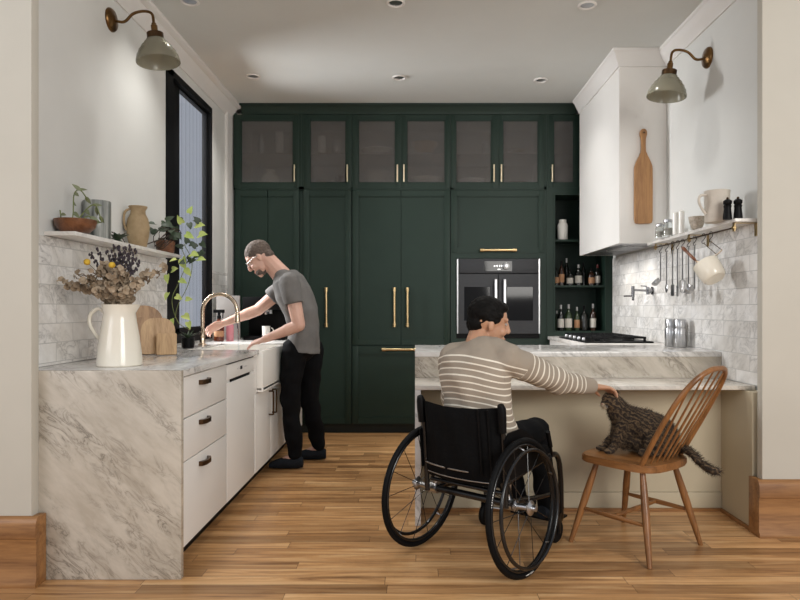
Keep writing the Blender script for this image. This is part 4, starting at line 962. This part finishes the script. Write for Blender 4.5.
# bottles in the niche
def bottle(px, zf, h, r, y, gm, lm, cm, lab, sh=.62):
    x = X(px)*y/FY if False else (px-415)*y/637; z = zf
    t = thing('bottle', lab, 'bottle', (x,y,z))
    MB().lathe([(r,0.001),(r,sh*h),(r*.85,(sh+.07)*h),(r*.34,(sh+.17)*h),(r*.3,.93*h)], (x,y,z), 20).build('glass', gm, t)
    if lm: MB().lathe([(r*1.02,.12*h),(r*1.02,.46*h)], (x,y,z), 20, cap=False).build('paper_label', lm, t)
    MB().lathe([(r*.36,.84*h),(r*.38,.86*h),(r*.38,h),(r*.2,h*1.005)], (x,y,z), 14).build('cap', cm, t)
z1, z2 = Z(285.2), nz0
YN = FY+.09
bt = [(556.5,.17,.022,'darkglass','label2','black','short dark bottle, leftmost on the middle niche shelf'),
 (561.5,.235,.026,'brownglass','label2','black','brown bottle with a tan label, second on the middle niche shelf'),
 (566.5,.265,.022,'darkglass',None,'silvercap','tall dark bottle with a silver cap on the middle niche shelf'),
 (570,.155,.031,'darkglass','label','black','squat dark bottle with a cream label on the middle niche shelf'),
 (578.5,.20,.033,'darkglass','label','silvercap','square-labelled bottle in the centre of the middle niche shelf'),
 (583.5,.22,.024,'darkglass',None,'black','plain dark bottle behind the centre of the middle niche shelf'),
 (591.5,.165,.031,'brownglass','label2','black','squat brown bottle right of centre on the middle niche shelf'),
 (597.5,.20,.025,'darkglass','label','redcap','bottle with a red capsule, rightmost on the middle niche shelf')]
for k, (px,h,r,g,l,c,lab) in enumerate(bt): bottle(px, z1+.001, h, r, YN+(.07 if k in (2,5) else 0), g, l, c, lab)
bt = [(556.8,.19,.02,'greenglass',None,'silvercap','slim green bottle, leftmost on the bottom niche shelf'),
 (560.8,.245,.03,'darkglass','label','silvercap','dark bottle with a pale label, second on the bottom niche shelf'),
 (568.5,.25,.034,'greenglass','label','silvercap','green bottle with a bold printed label on the bottom niche shelf'),
 (577,.225,.026,'greenglass','label2','silvercap','clear greenish bottle in the middle of the bottom niche shelf'),
 (584,.24,.034,'darkglass',None,'black','broad black unlabelled bottle on the bottom niche shelf'),
 (593,.255,.028,'brownglass','label','silvercap','brown bottle with a long label, rightmost on the bottom niche shelf')]
for k, (px,h,r,g,l,c,lab) in enumerate(bt): bottle(px, z2+.001, h, r, YN+(.06 if k == 0 else 0), g, l, c, lab, .58)
x = X(564.8)
t = thing('white_jar', 'white ceramic jar alone on the top niche shelf', 'jar', (x,YN,Z(239.3)))
MB().lathe([(.045,.001),(.048,.006),(.05,.14),(.04,.165),(.034,.17)], (x,YN,Z(239.3)), 24).build('body', 'ceramic', t)
MB().lathe([(.036,.17),(.036,.195),(.032,.197)], (x,YN,Z(239.3)), 24).build('lid', 'ceramic', t)
#@@PART3
# ------------------------------------------------------------------ wooden chair
t = thing('windsor_chair', 'warm wooden hoop-back spindle chair with a tabby cat sitting on it', 'chair', (1.114, 3.222, 0), math.radians(39))
SZ = .45
out = [(-.205,.13),(-.19,.185),(-.12,.208),(0,.215),(.12,.208),(.19,.185),(.205,.13),(.205,0),(.195,-.12),(.165,-.185),(.09,-.205),(0,-.21),(-.09,-.205),(-.165,-.185),(-.195,-.12),(-.205,0)]
pl = [(p.x, p.y) for p in bez([(a,b,0) for a, b in out]+[(out[0][0],out[0][1],0)], 3)][:-1]
MB().prism(pl, SZ-.036, SZ, 'xy', .006).build('seat', 'chairwood', t, local=True)
lt = {}
for sx in (-1,1):
    for sy in (-1,1):
        a = Vector((sx*.14, sy*.125, SZ-.03)); b = Vector((sx*.235, sy*.22, .0)); lt[sx,sy] = (a,b)
        q = a.lerp(b,.45)
        MB().tube([a, a.lerp(b,.2), q, a.lerp(b,.75), b], [.012,.0165,.019,.0155,.0115], 14).build('leg', 'chairwoodz', t, local=True)
mids = []
for sx in (-1,1):
    p, q = lt[sx,-1][0].lerp(lt[sx,-1][1],.58), lt[sx,1][0].lerp(lt[sx,1][1],.58); m_ = p.lerp(q,.5)
    MB().tube([p, p.lerp(q,.25), m_, p.lerp(q,.75), q], [.008,.011,.013,.011,.008], 12).build('stretcher', 'chairwood', t, local=True); mids.append(m_)
MB().tube([mids[0], mids[0].lerp(mids[1],.5), mids[1]], [.009,.012,.009], 12).build('stretcher', 'chairwood', t, local=True)
BB = Vector((0,-.135,SZ-.01)); BV = Vector((0,-.265,.475))
def bp(u, q): return BB + BV*q + Vector((u,0,0)) + Vector((0,-.02,0))*(1-(u/.19)**2)
half = [(.176,0),(.186,.25),(.187,.5),(.175,.72),(.135,.90),(.07,.985),(0,1)]
bow = bez([bp(u,q) for u,q in half]+[bp(-u,q) for u,q in half[::-1][1:]], 6)
MB().tube(bow, .0125, 14).build('back_bow', 'chairwoodz', t, local=True)
for i in (0,1.2,2.4,3.6,4.8,6):
    u = (i-3)/3*.115; ut_ = (i-3)/3*.15
    q1 = 1-.012 - (.115 if abs(i-3)==3 else .032 if abs(i-3)>1 else .003)
    a, b = bp(u,0), bp(ut_,q1)
    MB().tube([a, a.lerp(b,.2), a.lerp(b,.4), a.lerp(b,.7), b], [.0045,.0055,.006,.0048,.004], 10).build('spindle', 'chairwoodz', t, local=True)

# ------------------------------------------------------------------ wheelchair
WR_ = math.radians(-39.1); WC = Vector((.262, 3.01, 0))
wc = thing('wheelchair', 'black manual wheelchair with large spoked wheels in front of the desk', 'wheelchair', WC, WR_)
def wl(x, y, z): return WC + Vector((x*math.cos(WR_)-y*math.sin(WR_), x*math.sin(WR_)+y*math.cos(WR_), z))
WC = Vector(WC)
for sx in (-1,1):
    mt = Matrix.Translation((sx*.285,0,.3055)) @ Matrix.Rotation(sx*math.radians(-3.5),4,'Y')
    def ringm(R_, r, x, n=64, k=12, sq=1):
        m = MB(); pts = [Vector((x, R_*math.cos(2*PI*i/n), R_*math.sin(2*PI*i/n))) for i in range(n)]
        rows = []
        for i, p in enumerate(pts):
            rad = Vector((0, p.y, p.z)).normalized(); rows.append([m.bm.verts.new(p + rad*r*math.cos(2*PI*j/k) + Vector((1,0,0))*r*sq*math.sin(2*PI*j/k)) for j in range(k)])
        for i in range(n):
            a, b = rows[i], rows[(i+1)%n]
            for j in range(k): m.bm.faces.new([a[j], a[(j+1)%k], b[(j+1)%k], b[j]])
        return m.xf(mt)
    wh = ringm(.291, .0135, 0).build('wheel', 'rubber', wc, local=True)
    ringm(.272, .0085, 0, sq=1.2).build('rim', 'glossblack', wh, local=True)
    ringm(.252, .0085, sx*.038).build('handrim', 'glossblack', wh, local=True)
    for q in range(5):
        a = q*2*PI/5+.4; MB().cyl((sx*.004,.268*math.cos(a),.268*math.sin(a)), (sx*.038,.254*math.cos(a),.254*math.sin(a)), .004, n=8).xf(mt).build('handrim_clip', 'steel', wh, local=True)
    MB().lathe([(.012,-.045),(.026,-.043),(.026,-.038),(.014,-.034),(.013,.02),(.026,.024),(.03,.030),(.034,.036),(.022,.040),(.014,.044),(.013,.062),(.001,.064)], (0,0,0), 24, axis=(sx,0,0)).xf(mt).build('hub', 'steel', wh, local=True)
    for q in range(14):
        a = q*2*PI/14; xx = sx*(.028 if q%2 else -.03)
        MB().cyl((xx,.02*math.cos(a+.25),.02*math.sin(a+.25)), (0,.268*math.cos(a),.268*math.sin(a)), .0018, n=6).xf(mt).build('spoke', 'glossblack', wh, local=True)
    m = MB()
    for g0 in (.35, 2.7, 4.6):
        for q in range(7):
            a = g0+q*.035; p = Vector((sx*.0132,.289*math.cos(a),.289*math.sin(a))); m.cyl(p, p+Vector((sx*.0012,0,0)), .0032 if q%3 else .0022, n=6)
    ld_ = tag(m.xf(mt).build('tyre_marking', 'ceramic', wh, local=True), kind='stuff')
    # caster and frame
    cw = MB().lathe([(.03,-.013),(.052,-.014),(.06,-.006),(.06,.006),(.052,.014),(.03,.013)], (sx*.21,.46,.0605), 28, axis=(1,0,0)).build('caster', 'rubber', wc, local=True)
    MB().box(sx*.21-.022,sx*.21-.017,.445,.475,.05,.15).box(sx*.21+.017,sx*.21+.022,.445,.475,.05,.15).box(sx*.21-.022,sx*.21+.022,.44,.48,.135,.15).cyl((sx*.21,.46,.14),(sx*.21,.46,.25),.013).cyl((sx*.21-.024,.46,.0605),(sx*.21+.024,.46,.0605),.006).build('fork', 'glossblack', cw, local=True)
    MB().tube(bez([(sx*.215,-.06,.40),(sx*.215,.15,.43),(sx*.215,.38,.455),(sx*.21,.48,.43),(sx*.195,.545,.30),(sx*.17,.60,.11),(sx*.15,.635,.06)],6), .014, 12).build('side_frame', 'glossblack', wc, local=True)
    MB().tube([(sx*.21,.46,.25),(sx*.213,.30,.27),(sx*.213,.02,.31),(sx*.213,-.03,.41)], .012, 10).build('lower_rail', 'glossblack', wc, local=True)
    MB().tube([(sx*.235,.30,.44),(sx*.25,.34,.47),(sx*.262,.30,.52)], .007, 8).cyl((sx*.262,.30,.52),(sx*.268,.26,.60),.011).build('brake_lever', 'black', wc, local=True)
    MB().tube([(sx*.222,-.045,.30),(sx*.222,-.055,.45),(sx*.222,-.08,.72),(sx*.222,-.085,.745)], .0125, 12).build('back_post', 'glossblack', wc, local=True)
    MB().tube([(sx*.226,-.082,.64),(sx*.226,-.088,.70),(sx*.226,-.092,.745),(sx*.226,-.10,.765)], [.018,.021,.021,.014], 12).build('push_handle', 'black', wc, local=True)
    MB().cyl((sx*.19,0,.305),(sx*.235,0,.305),.026,n=18).cyl((sx*.205,0,.305),(sx*.212,-.005,.40),.012).build('axle_bracket', 'steel', wc, local=True)
    g = MB(); pts = [(-.07,.42),(-.09,.60),(-.05,.635),(.05,.64),(.15,.60),(.24,.52),(.27,.45)]
    g.prism([(a,b) for a,b in pts], sx*.236-.003, sx*.236+.003, 'yz'); g.build('side_guard', 'black', wc, local=True)
MB().cyl((-.245,0,.305),(.245,0,.305),.017,n=18).build('camber_tube', 'glossblack', wc, local=True)
for x in (-.12,.12): MB().tube([(x*1.7,.0,.305),(x,.10,.36),(x,.2,.43)], .009, 10).build('seat_strut', 'glossblack', wc, local=True)
MB().tube([(-.20,-.04,.36),(.20,-.04,.36)], .010, 10).build('cross_bar', 'glossblack', wc, local=True)
m = MB(); rows = []; n_, k_ = 16, 12
for sgn in (0,1):
    R2 = []
    for j in range(k_+1):
        z = .385+.365*j/k_; row = []
        for i in range(n_+1):
            u = -1+2*i/n_; lean = -.05-.04*(z-.4)/.35; sag = -.05*(1-u*u); wob = .004*math.sin(9*u+17*z)+.003*math.sin(31*u)
            puff = .014*(1-abs(u)**6)*(1-abs(2*j/k_-1)**6)
            row.append(m.bm.verts.new((u*.212, lean+sag+wob+(puff if sgn else -puff)+.0, z - .012*(1-u*u)*(j/k_))))
        R2.append(row)
    rows.append(R2)
for sgn in (0,1):
    for j in range(k_):
        for i in range(n_): m.bm.faces.new([rows[sgn][j][i], rows[sgn][j][i+1], rows[sgn][j+1][i+1], rows[sgn][j+1][i]])
for j in range(k_):
    for i in (0, n_): m.bm.faces.new([rows[0][j][i], rows[1][j][i], rows[1][j+1][i], rows[0][j+1][i]])
for i in range(n_):
    for j in (0, k_): m.bm.faces.new([rows[0][j][i], rows[1][j][i], rows[1][j][i+1], rows[0][j][i+1]])
bk = m.build('backrest', 'fabric', wc, local=True)
def bkp(u, z, off=-.019): return (u*.212, -.05-.04*(z-.4)/.35-.045*(1-u*u)+off, z)
MB().tube([bkp(-.98+i*.1, .448) for i in range(14)], .0034, 6).build('piping', 'steel', bk, local=True)
MB().tube([bkp(-.9+i*.1, .408) for i in range(19)], .0024, 6).build('piping', 'steel', bk, local=True)
for u in (.62,.82): MB().tube([bkp(u, z_, -.021) for z_ in (.74,.68,.60,.52,.44)], .005, 8).build('strap', 'black', bk, local=True)
MB().box(-.20,.20,-.04,.41,.455,.505,.015).build('cushion', 'fabric', wc, local=True)
MB().box(-.205,.205,-.07,.40,.43,.454,.006).build('seat_sling', 'fabric', wc, local=True)
MB().box(-.14,.14,.60,.74,.045,.057,.004).build('footplate', 'black', wc, local=True)

# ------------------------------------------------------------------ people
def V(*a): return Vector(a)
def hand(mb, wrist, d, pn, thumb, curl=(.35,.5,.4), S=1.0, spread=.06):
    """palm, four fingers and a thumb; d finger direction, pn palm-facing direction, thumb = direction of thumb side"""
    d = Vector(d).normalized(); pn = Vector(pn); pn = (pn-d*pn.dot(d)).normalized(); sd = d.cross(pn).normalized()
    if sd.dot(Vector(thumb)) < 0: sd = -sd
    w = Vector(wrist); L = .085*S
    mb.loft([(w-d*.015, sd*.026*S, pn*.019*S), (w+d*.02*S, sd*.033*S, pn*.018*S), (w+d*L*.7, sd*.040*S, pn*.015*S), (w+d*L, sd*.038*S, pn*.012*S)], 14)
    mb.sph(w, .025*S)
    for i, (o, l) in enumerate(((.030,.92),(.0105,1.0),(-.0095,.94),(-.029,.75))):
        p = w+d*(L-.006)+sd*(o*S); a = 0; rr = .0092*S
        for q, (sl, cu) in enumerate(zip((.042,.027,.021), curl)):
            a += cu; dir_ = (d*math.cos(a)+pn*math.sin(a)+sd*(spread*(1.5-i))).normalized(); e = p+dir_*(sl*l*S)
            mb.cap(p, e, rr, rr*.9, 10); p = e; rr *= .9
    p = w+d*.018*S+sd*.028*S+pn*.006; td = (d*.62+sd*.62+pn*.35).normalized()
    e = p+td*.040*S; mb.cap(p, e, .0125*S, .0105*S, 10); td2 = (d*.85+sd*.25+pn*.45).normalized(); e2 = e+td2*.028*S; mb.cap(e, e2, .0103*S, .009*S, 10); mb.cap(e2, e2+td2*.016*S, .009*S, .0075*S, 10)
def head(mb, c, f, up, S=1.0):
    f = Vector(f).normalized(); u = Vector(up); u = (u-f*u.dot(f)).normalized(); l = u.cross(f).normalized()
    c = Vector(c)
    def P(a, b, z): return c + f*(a*S) + l*(b*S) + u*(z*S)
    def E(a, b, z, ra, rb, rz, sub=3): mb.ell(P(a,b,z), (f*ra*S, l*rb*S, u*rz*S), sub)
    E(-.008,0,.028,.096,.076,.088); E(.03,0,-.02,.062,.062,.085); E(.038,0,-.055,.05,.05,.055)
    mb.cap(P(.030,.035,-.075), P(.072,.008,-.098), .022*S, .019*S); mb.cap(P(.030,-.035,-.075), P(.072,-.008,-.098), .022*S, .019*S)
    mb.cap(P(.090,0,.02), P(.108,0,-.022), .0085*S, .0125*S); E(.105,0,-.028,.013,.016,.010,2)
    for s_ in (-1,1):
        mb.cap(P(.082,s_*.012,.028), P(.072,s_*.048,.03), .011*S, .011*S)
        E(.066,s_*.036,-.03,.024,.024,.024,2)
        mb.ell(P(-.002,s_*.076,-.010), (f*.016*S-u*.004, l*.0075*S, u*.028*S), 3)
    E(.084,0,-.062,.016,.026,.009,2); E(.082,0,-.070,.015,.022,.008,2)
    return P, f, l, u
def face_parts(P, f, l, u, par, S=1.0):
    for s_ in (-1,1):
        MB().ell(P(.0775,s_*.033,.008), (f*.009*S, l*.012*S, u*.007*S), 3).build('eye', 'eyewhite', par)
        MB().sph(P(.083,s_*.034,.008), .0048*S, 2).build('iris', 'eye', par)
    m = MB(); m.ell(P(.094,0,-.062), (f*.006*S, l*.020*S, u*.005*S), 2); m.ell(P(.092,0,-.070), (f*.006*S, l*.016*S, u*.0045*S), 2); m.build('lips', 'lips', par)
# --- man at the sink
t = thing('person', 'person in a charcoal t-shirt and black trousers leaning over the sink', 'person', (-.86, 4.80, 0))
b = MB()
hc = V(-1.165, 4.78, 1.565); P, f, l, u = head(b, hc, (-.72,-.10,-.62), (-.6,0,.8), 1.04)
b.cap(P(-.035,0,-.05), V(-1.0,4.80,1.43), .062, .074)
TS = [(V(-.845,4.80,.90),.165,.105),(V(-.835,4.80,1.02),.155,.10),(V(-.855,4.80,1.16),.165,.108),(V(-.915,4.80,1.30),.19,.125),(V(-.955,4.80,1.40),.175,.105),(V(-.975,4.80,1.455),.10,.07)]
def torso(mb, secs, sc=0.0, side=V(0,1,0)):
    L_ = []
    for i, (c, w_, d_) in enumerate(secs):
        a = secs[max(i-1,0)][0]; e = secs[min(i+1,len(secs)-1)][0]; ax = (e-a).normalized(); fw = ax.cross(side).normalized()
        L_.append((c, side*(w_+sc), fw*(d_+sc)))
    mb.loft(L_, 28)
torso(b, TS)
ns, ne, nw = V(-.905,4.615,1.375), V(-.835,4.585,1.065), V(-1.085,4.60,.965)
fs, fe, fw_ = V(-1.01,4.98,1.36), V(-1.225,4.97,1.175), V(-1.455,4.86,1.075)
for a, e, w2 in ((ns,ne,nw),(fs,fe,fw_)):
    b.cap(a, e, .058, .046); b.cap(e, e.lerp(w2,.35), .045, .045); b.cap(e.lerp(w2,.35), w2, .042, .027)
hand(b, nw+(nw-ne).normalized()*.01, (-.93,.2,-.28), (0,.4,-1), (.0,1,.3), (.3,.35,.3))
hand(b, fw_+(fw_-fe).normalized()*.01, (-.85,-.25,-.38), (-.2,-.7,-.7), (-.3,-.6,.6), (.4,.5,.4))
LG = [((-.895,4.705,.88),(-.925,4.70,.50),(-.885,4.72,.09)), ((-.80,4.90,.88),(-.815,4.92,.48),(-.755,5.0,.09))]
for h_, k_, a_ in LG:
    b.cap(h_, k_, .083, .056); b.cap(k_, a_, .054, .036); b.cap(a_, V(*a_)+V(-.08,0,-.03), .036, .03)
solid(b, .0045, 3).build('body', 'skin_m', t)
face_parts(P, f, l, u, t, 1.02)
hm = MB(); hm.ell(P(-.016,0,.042), (f*.100, l*.084, u*.090), 4); hm.ell(P(-.06,0,-.02), (f*.045, l*.064, u*.048), 3)
hm = solid(hm, .005, 2, .003, 60)
for v in hm.bm.verts:   # pull the hair off the face
    d_ = v.co-hc
    if d_.dot(f) > .055 and d_.dot(u) < .055: v.co -= f*.03
hm.build('hair', 'hairgrey', t)
bd = MB(); bd.ell(P(.048,0,-.080), (f*.050, l*.050, u*.036), 3); solid(bd, .005, 1, .002, 90).build('beard', 'hairgrey', t)
g = MB()
for s_ in (-1,1):
    pts = [P(.098, s_*(.033+.022*math.cos(a)), .008+.017*math.sin(a)) for a in [i*2*PI/16 for i in range(16)]]
    g.tube(pts, .0018, 6, closed=True); g.tube([P(.096,s_*.055,.014), P(.03,s_*.079,.014), P(-.005,s_*.082,.006)], .0018, 6)
g.tube([P(.10,.011,.012), P(.103,0,.014), P(.10,-.011,.012)], .0018, 6); g.build('glasses', 'silvercap', t)
c = MB(); torso(c, [(V(-.85,4.80,.865),.172,.118)]+TS[:5]+[(V(-.975,4.80,1.45),.085,.075)], .014)
c.ell((-.985,4.80,1.43), ((.07,0,0),(0,.11,0),(0,0,.06)), 3)
for a, e in ((ns,ne),(fs,fe)):
    a2 = a.lerp(e,.50); c.cap(a, a.lerp(e,.35), .080, .074, 16); c.cyl(a, a2, .078, .072, 18)
solid(c, .007, 4, .012, 9).build('t_shirt', 'tshirt', t)
c = MB(); c.ell((-.85,4.80,.885), ((.115,0,0),(0,.17,0),(0,0,.09)), 3)
for h_, k_, a_ in LG: c.cap(h_, k_, .097, .072, 16); c.cap(k_, V(*a_)+V(0,0,.03), .070, .056, 16)
solid(c, .007, 4, .016, 11).build('trousers', 'blackjean', t)
for (h_, k_, a_), nm in zip(LG, ('near','far')):
    a_ = V(*a_); s_ = MB(); z = .05
    s_.loft([(V(a_.x+.055,a_.y,.045), V(0,.028,0), V(0,0,.036)),(V(a_.x+.01,a_.y,.052), V(0,.041,0), V(0,0,.052)),(V(a_.x-.07,a_.y,.046), V(0,.043,0), V(0,0,.045)),(V(a_.x-.15,a_.y,.035), V(0,.044,0), V(0,0,.031)),(V(a_.x-.195,a_.y,.026), V(0,.026,0), V(0,0,.018))], 18)
    for v in s_.bm.verts: v.co.z = max(v.co.z, .002)
    s_.build('shoe', 'shoe', t)
# --- person in the wheelchair
t = thing('person', 'person in a striped beige sweater seated in the wheelchair, reaching to pet the cat', 'person', (WC.x, WC.y, 0))
rx_, fy_ = V(math.cos(WR_), math.sin(WR_), 0), V(-math.sin(WR_), math.cos(WR_), 0)
b = MB(); hc = V(.350, 3.06, 1.120); P, f, l, u = head(b, hc, (.97,.16,-.20), (.08,-.03,1), 1.0)
b.cap(P(-.03,0,-.05), V(.295,3.02,1.02), .050, .058)
TS = [(wl(0,.03,.53),.165,.11),(wl(0,.02,.64),.15,.095),(wl(.0,.01,.76),.145,.09),(wl(.01,.02,.88),.155,.09),(wl(.02,.03,.94),.15,.08),(wl(.02,.035,.98),.09,.06),(wl(.02,.04,1.02),.05,.045)]
torso(b, TS, 0, rx_)
rs, re, rw = V(.425,2.925,.955), V(.685,3.08,.838), V(.895,3.215,.795)
ls, le, lw = V(.185,3.12,.94), V(.20,3.28,.72), V(.42,3.33,.64)
for a, e, w2 in ((rs,re,rw),(ls,le,lw)): b.cap(a, e, .048, .038); b.cap(e, e.lerp(w2,.35), .038, .038); b.cap(e.lerp(w2,.35), w2, .038, .025)
hand(b, rw+V(.012,.006,-.003), (.90,.32,-.12), (.1,-.1,-1), (0,1,0), (.42,.55,.45), .95)
hand(b, lw, (.7,-.2,-.4), (.1,0,-1), (.3,.6,0), (.3,.4,.4), .95)
LG = [(wl(s_*.09,.07,.555), wl(s_*.105,.46,.555), wl(s_*.085,.60,.13)) for s_ in (-1,1)]
for h_, k_, a_ in LG: b.cap(h_, k_, .072, .052); b.cap(k_, a_, .05, .034); b.cap(a_, a_+fy_*.08-V(0,0,.03), .034, .028)
solid(b, .0045, 3).build('body', 'skin_w', t)
face_parts(P, f, l, u, t, 1.0)
h_ = MB(); h_.ell(P(-.016,0,.042), (f*.094, l*.081, u*.084), 4); h_.ell(P(-.058,0,-.014), (f*.044, l*.062, u*.052), 3); h_.ell(P(.034,-.0,.082), (f*.050, l*.062, u*.032), 3)
for s_ in (-1,1): h_.ell(P(.004,s_*.068,.034), (f*.040, l*.018, u*.038), 3)
h_ = solid(h_, .005, 3, .004, 70); h_.build('hair', 'hairdark', t)
c = MB(); S2 = [(wl(.03,.075,.50),.195,.14),(wl(.03,.07,.56),.20,.14),(wl(.02,.04,.66),.185,.125),(wl(.02,.02,.77),.177,.12),(wl(.02,.005,.87),.183,.123),(wl(.02,.02,.945),.185,.112),(wl(.02,.03,.985),.135,.088),(wl(.03,.045,1.028),.076,.068),(wl(.035,.05,1.043),.060,.058)]
torso(c, S2, 0, rx_)
for a in (rs, ls): c.cap(a+V(0,0,.008), wl(.03,.045,1.005), .064, .056, 18)
c.ell(wl(.02,.0,.93), (rx_*.17, fy_*.11, V(0,0,.09)), 3)
for a, e, w2 in ((rs,re,rw),(ls,le,lw)):
    c.cap(a, e, .074, .060, 18); c.cap(e, e.lerp(w2,.5), .060, .053, 18); c.cyl(e.lerp(w2,.45), w2, .053, .040, 18)
sw = solid(c, .006, 5, .014, 11).build('sweater', 'knit', t)
me = sw.data; at_ = me.attributes.new('stripe', 'FLOAT', 'POINT'); off = WM[t.as_pointer()]
def segd(p, a, e):
    ab = e-a; q = max(0, min(1, (p-a).dot(ab)/ab.dot(ab))); return (p-(a+ab*q)).length, q*ab.length
vals = []
for v in me.vertices:
    p = off @ v.co; best = 1e9; val = 0
    for a, e, w2 in ((rs,re,rw),(ls,le,lw)):
        d1, q1 = segd(p, a, e); d2, q2 = segd(p, e, w2)
        L1 = (e-a).length
        if d1 < d2: dd, s1, rad = d1, q1, .07
        else: dd, s1, rad = d2, L1+q2, .055
        if dd < .085 and s1 > .07: best = min(best, dd); val = min(34.4+max(0, s1-.09)/.034, 34.4+round((L1+.08)/.034))
    if best > 1: 
        drop = .9*((p-V(WC.x,WC.y,0)).dot(rx_))**2
        val = max(20.4, min(34.4, (p.z+drop)/.029+.35))
    vals.append(val)
at_.data.foreach_set('value', vals)
c = MB(); c.ell(wl(0,.06,.545), (rx_*.18, fy_*.13, V(0,0,.055)), 3)
for h_, k_, a_ in LG: c.cap(h_, k_, .083, .068, 16); c.cap(k_, a_, .066, .050, 16)
solid(c, .007, 4, .012, 11).build('trousers', 'blackjean', t)
for h_, k_, a_ in LG:
    s_ = MB(); z = V(0,0,1); c0 = V(a_.x, a_.y, .107)
    s_.loft([(c0-fy_*.06, rx_*.028, z*.034),(c0, rx_*.040, z*.046),(c0+fy_*.07-z*.006, rx_*.043, z*.038),(c0+fy_*.13-z*.016, rx_*.040, z*.028),(c0+fy_*.165-z*.022, rx_*.022, z*.016)], 18)
    s_.build('shoe', 'shoe', t)

# ------------------------------------------------------------------ cat
t = thing('cat', 'long-haired brown tabby cat sitting on the wooden chair being petted', 'cat', (1.14, 3.28, SZ))
b = MB()
sp = [(1.265,3.262,.535,.078),(1.235,3.262,.555,.09),(1.18,3.27,.58,.092),(1.12,3.275,.605,.078),(1.07,3.285,.635,.066),(1.035,3.285,.675,.052)]
for p, q in zip(sp, sp[1:]): b.cap(p[:3], q[:3], p[3], q[3], 18)
b.ell((1.085,3.275,.565), ((.072,0,0),(0,.062,0),(0,0,.095)), 3); b.ell((1.17,3.27,.52), ((.10,0,0),(0,.07,0),(0,0,.062)), 3)
hc = V(1.012,3.28,.712); f = V(-.93,-.30,-.10).normalized(); u = V(-.15,0,1); u = (u-f*u.dot(f)).normalized(); l = u.cross(f)
b.ell(hc, (f*.050, l*.050, u*.045), 3); b.ell(hc+f*.038-u*.014, (f*.024, l*.026, u*.020), 3); b.cap(hc-f*.01, (1.05,3.285,.66), .044, .056)
for s_ in (-1,1): b.loft([(hc+l*(s_*.026)+u*.022-f*.008, l*.017, f*.009), (hc+l*(s_*.033)+u*.047-f*.014, l*.010, f*.005), (hc+l*(s_*.037)+u*.066-f*.018, l*.002, f*.002)], 10)
for dy, px in ((-.045,.985),(.03,.965)):
    b.cap((1.055,3.275+dy*.8,.59), (1.03,3.275+dy,.52), .034, .024); b.cap((1.03,3.275+dy,.52), (px+.015,3.27+dy,.476), .023, .018); b.ell((px-.002,3.268+dy,.467), ((.028,0,0),(0,.018,0),(0,0,.0155)), 3)
for dy in (-.062,.055):
    b.ell((1.225,3.245+dy,.518), ((.082,0,0),(0,.038,0),(0,0,.066)), 3); b.cap((1.20,3.24+dy*1.15,.474), (1.13,3.25+dy*1.15,.469), .021, .018)
tl = bez([(1.27,3.25,.51),(1.31,3.215,.487),(1.335,3.15,.492),(1.348,3.09,.478),(1.365,3.04,.448),(1.40,3.0,.427),(1.435,2.98,.425)],5)
b.tube(tl, [.024]*6+[.018]*(len(tl)-12)+[.019,.019,.017,.014,.009,.004], 14)
body = solid(b, .0045, 3, .006, 30)
body.bm.normal_update(); rng = random.Random(3)
fur = MB(); fvals = []
def pale(p):
    if (p-(hc+f*.05-u*.022)).length < .02: return 1.0
    return 0.0
vs_ = [(v.co.copy(), v.normal.copy()) for v in body.bm.verts]
for k in range(15000):
    p, n_ = vs_[rng.randrange(len(vs_))]
    if p.z < SZ+.006 and p.x < 1.30: continue
    hd = (p-hc).length; L = .009 if hd < .06 else .020
    paw = p.z < .49 and p.x < 1.05
    if paw: L = .006
    if p.x > 1.33: L = .020
    flow = V(.5,-.05,-.75) if p.x < 1.31 else V(.6,-.5,-.1)
    d_ = (n_*.55+flow*.6+V(rng.uniform(-.3,.3),rng.uniform(-.3,.3),rng.uniform(-.3,.3))).normalized()
    s_ = d_.cross(n_); s_ = s_.normalized()*.0013 if s_.length > .01 else V(.001,0,0)
    e = p+d_*L*rng.uniform(.6,1.2)
    if e.z < SZ+.002 and p.x < 1.32: e.z = SZ+.003
    fur.bm.faces.new([fur.bm.verts.new(p-s_-n_*.001), fur.bm.verts.new(p+s_-n_*.001), fur.bm.verts.new(e)])
def addpale(o):
    a = o.data.attributes.new('pale', 'FLOAT', 'POINT'); mx = WM[t.as_pointer()]
    a.data.foreach_set('value', [pale(mx@v.co) for v in o.data.vertices])
bo = body.build('body', 'tabby', t); addpale(bo)
fo = fur.build('fur', 'tabby', t); addpale(fo); tag(fo, kind='stuff')
for s_ in (-1,1):
    MB().ell(hc+f*.034+l*(s_*.019)+u*.008, (f*.007, l*.008, u*.006), 2).build('eye', 'eye', t)
MB().ell(hc+f*.058-u*.008, (f*.004, l*.005, u*.004), 2).build('nose', 'nose', t)
for s_ in (-1,1):
    for q in range(3):
        a0 = hc+f*.05+l*(s_*.012)-u*.016; MB().cyl(a0, a0+(l*s_+f*.25+u*(.15*(q-1))).normalized()*.045, .0005, .0002, n=4).build('whisker', 'white_fur', t)
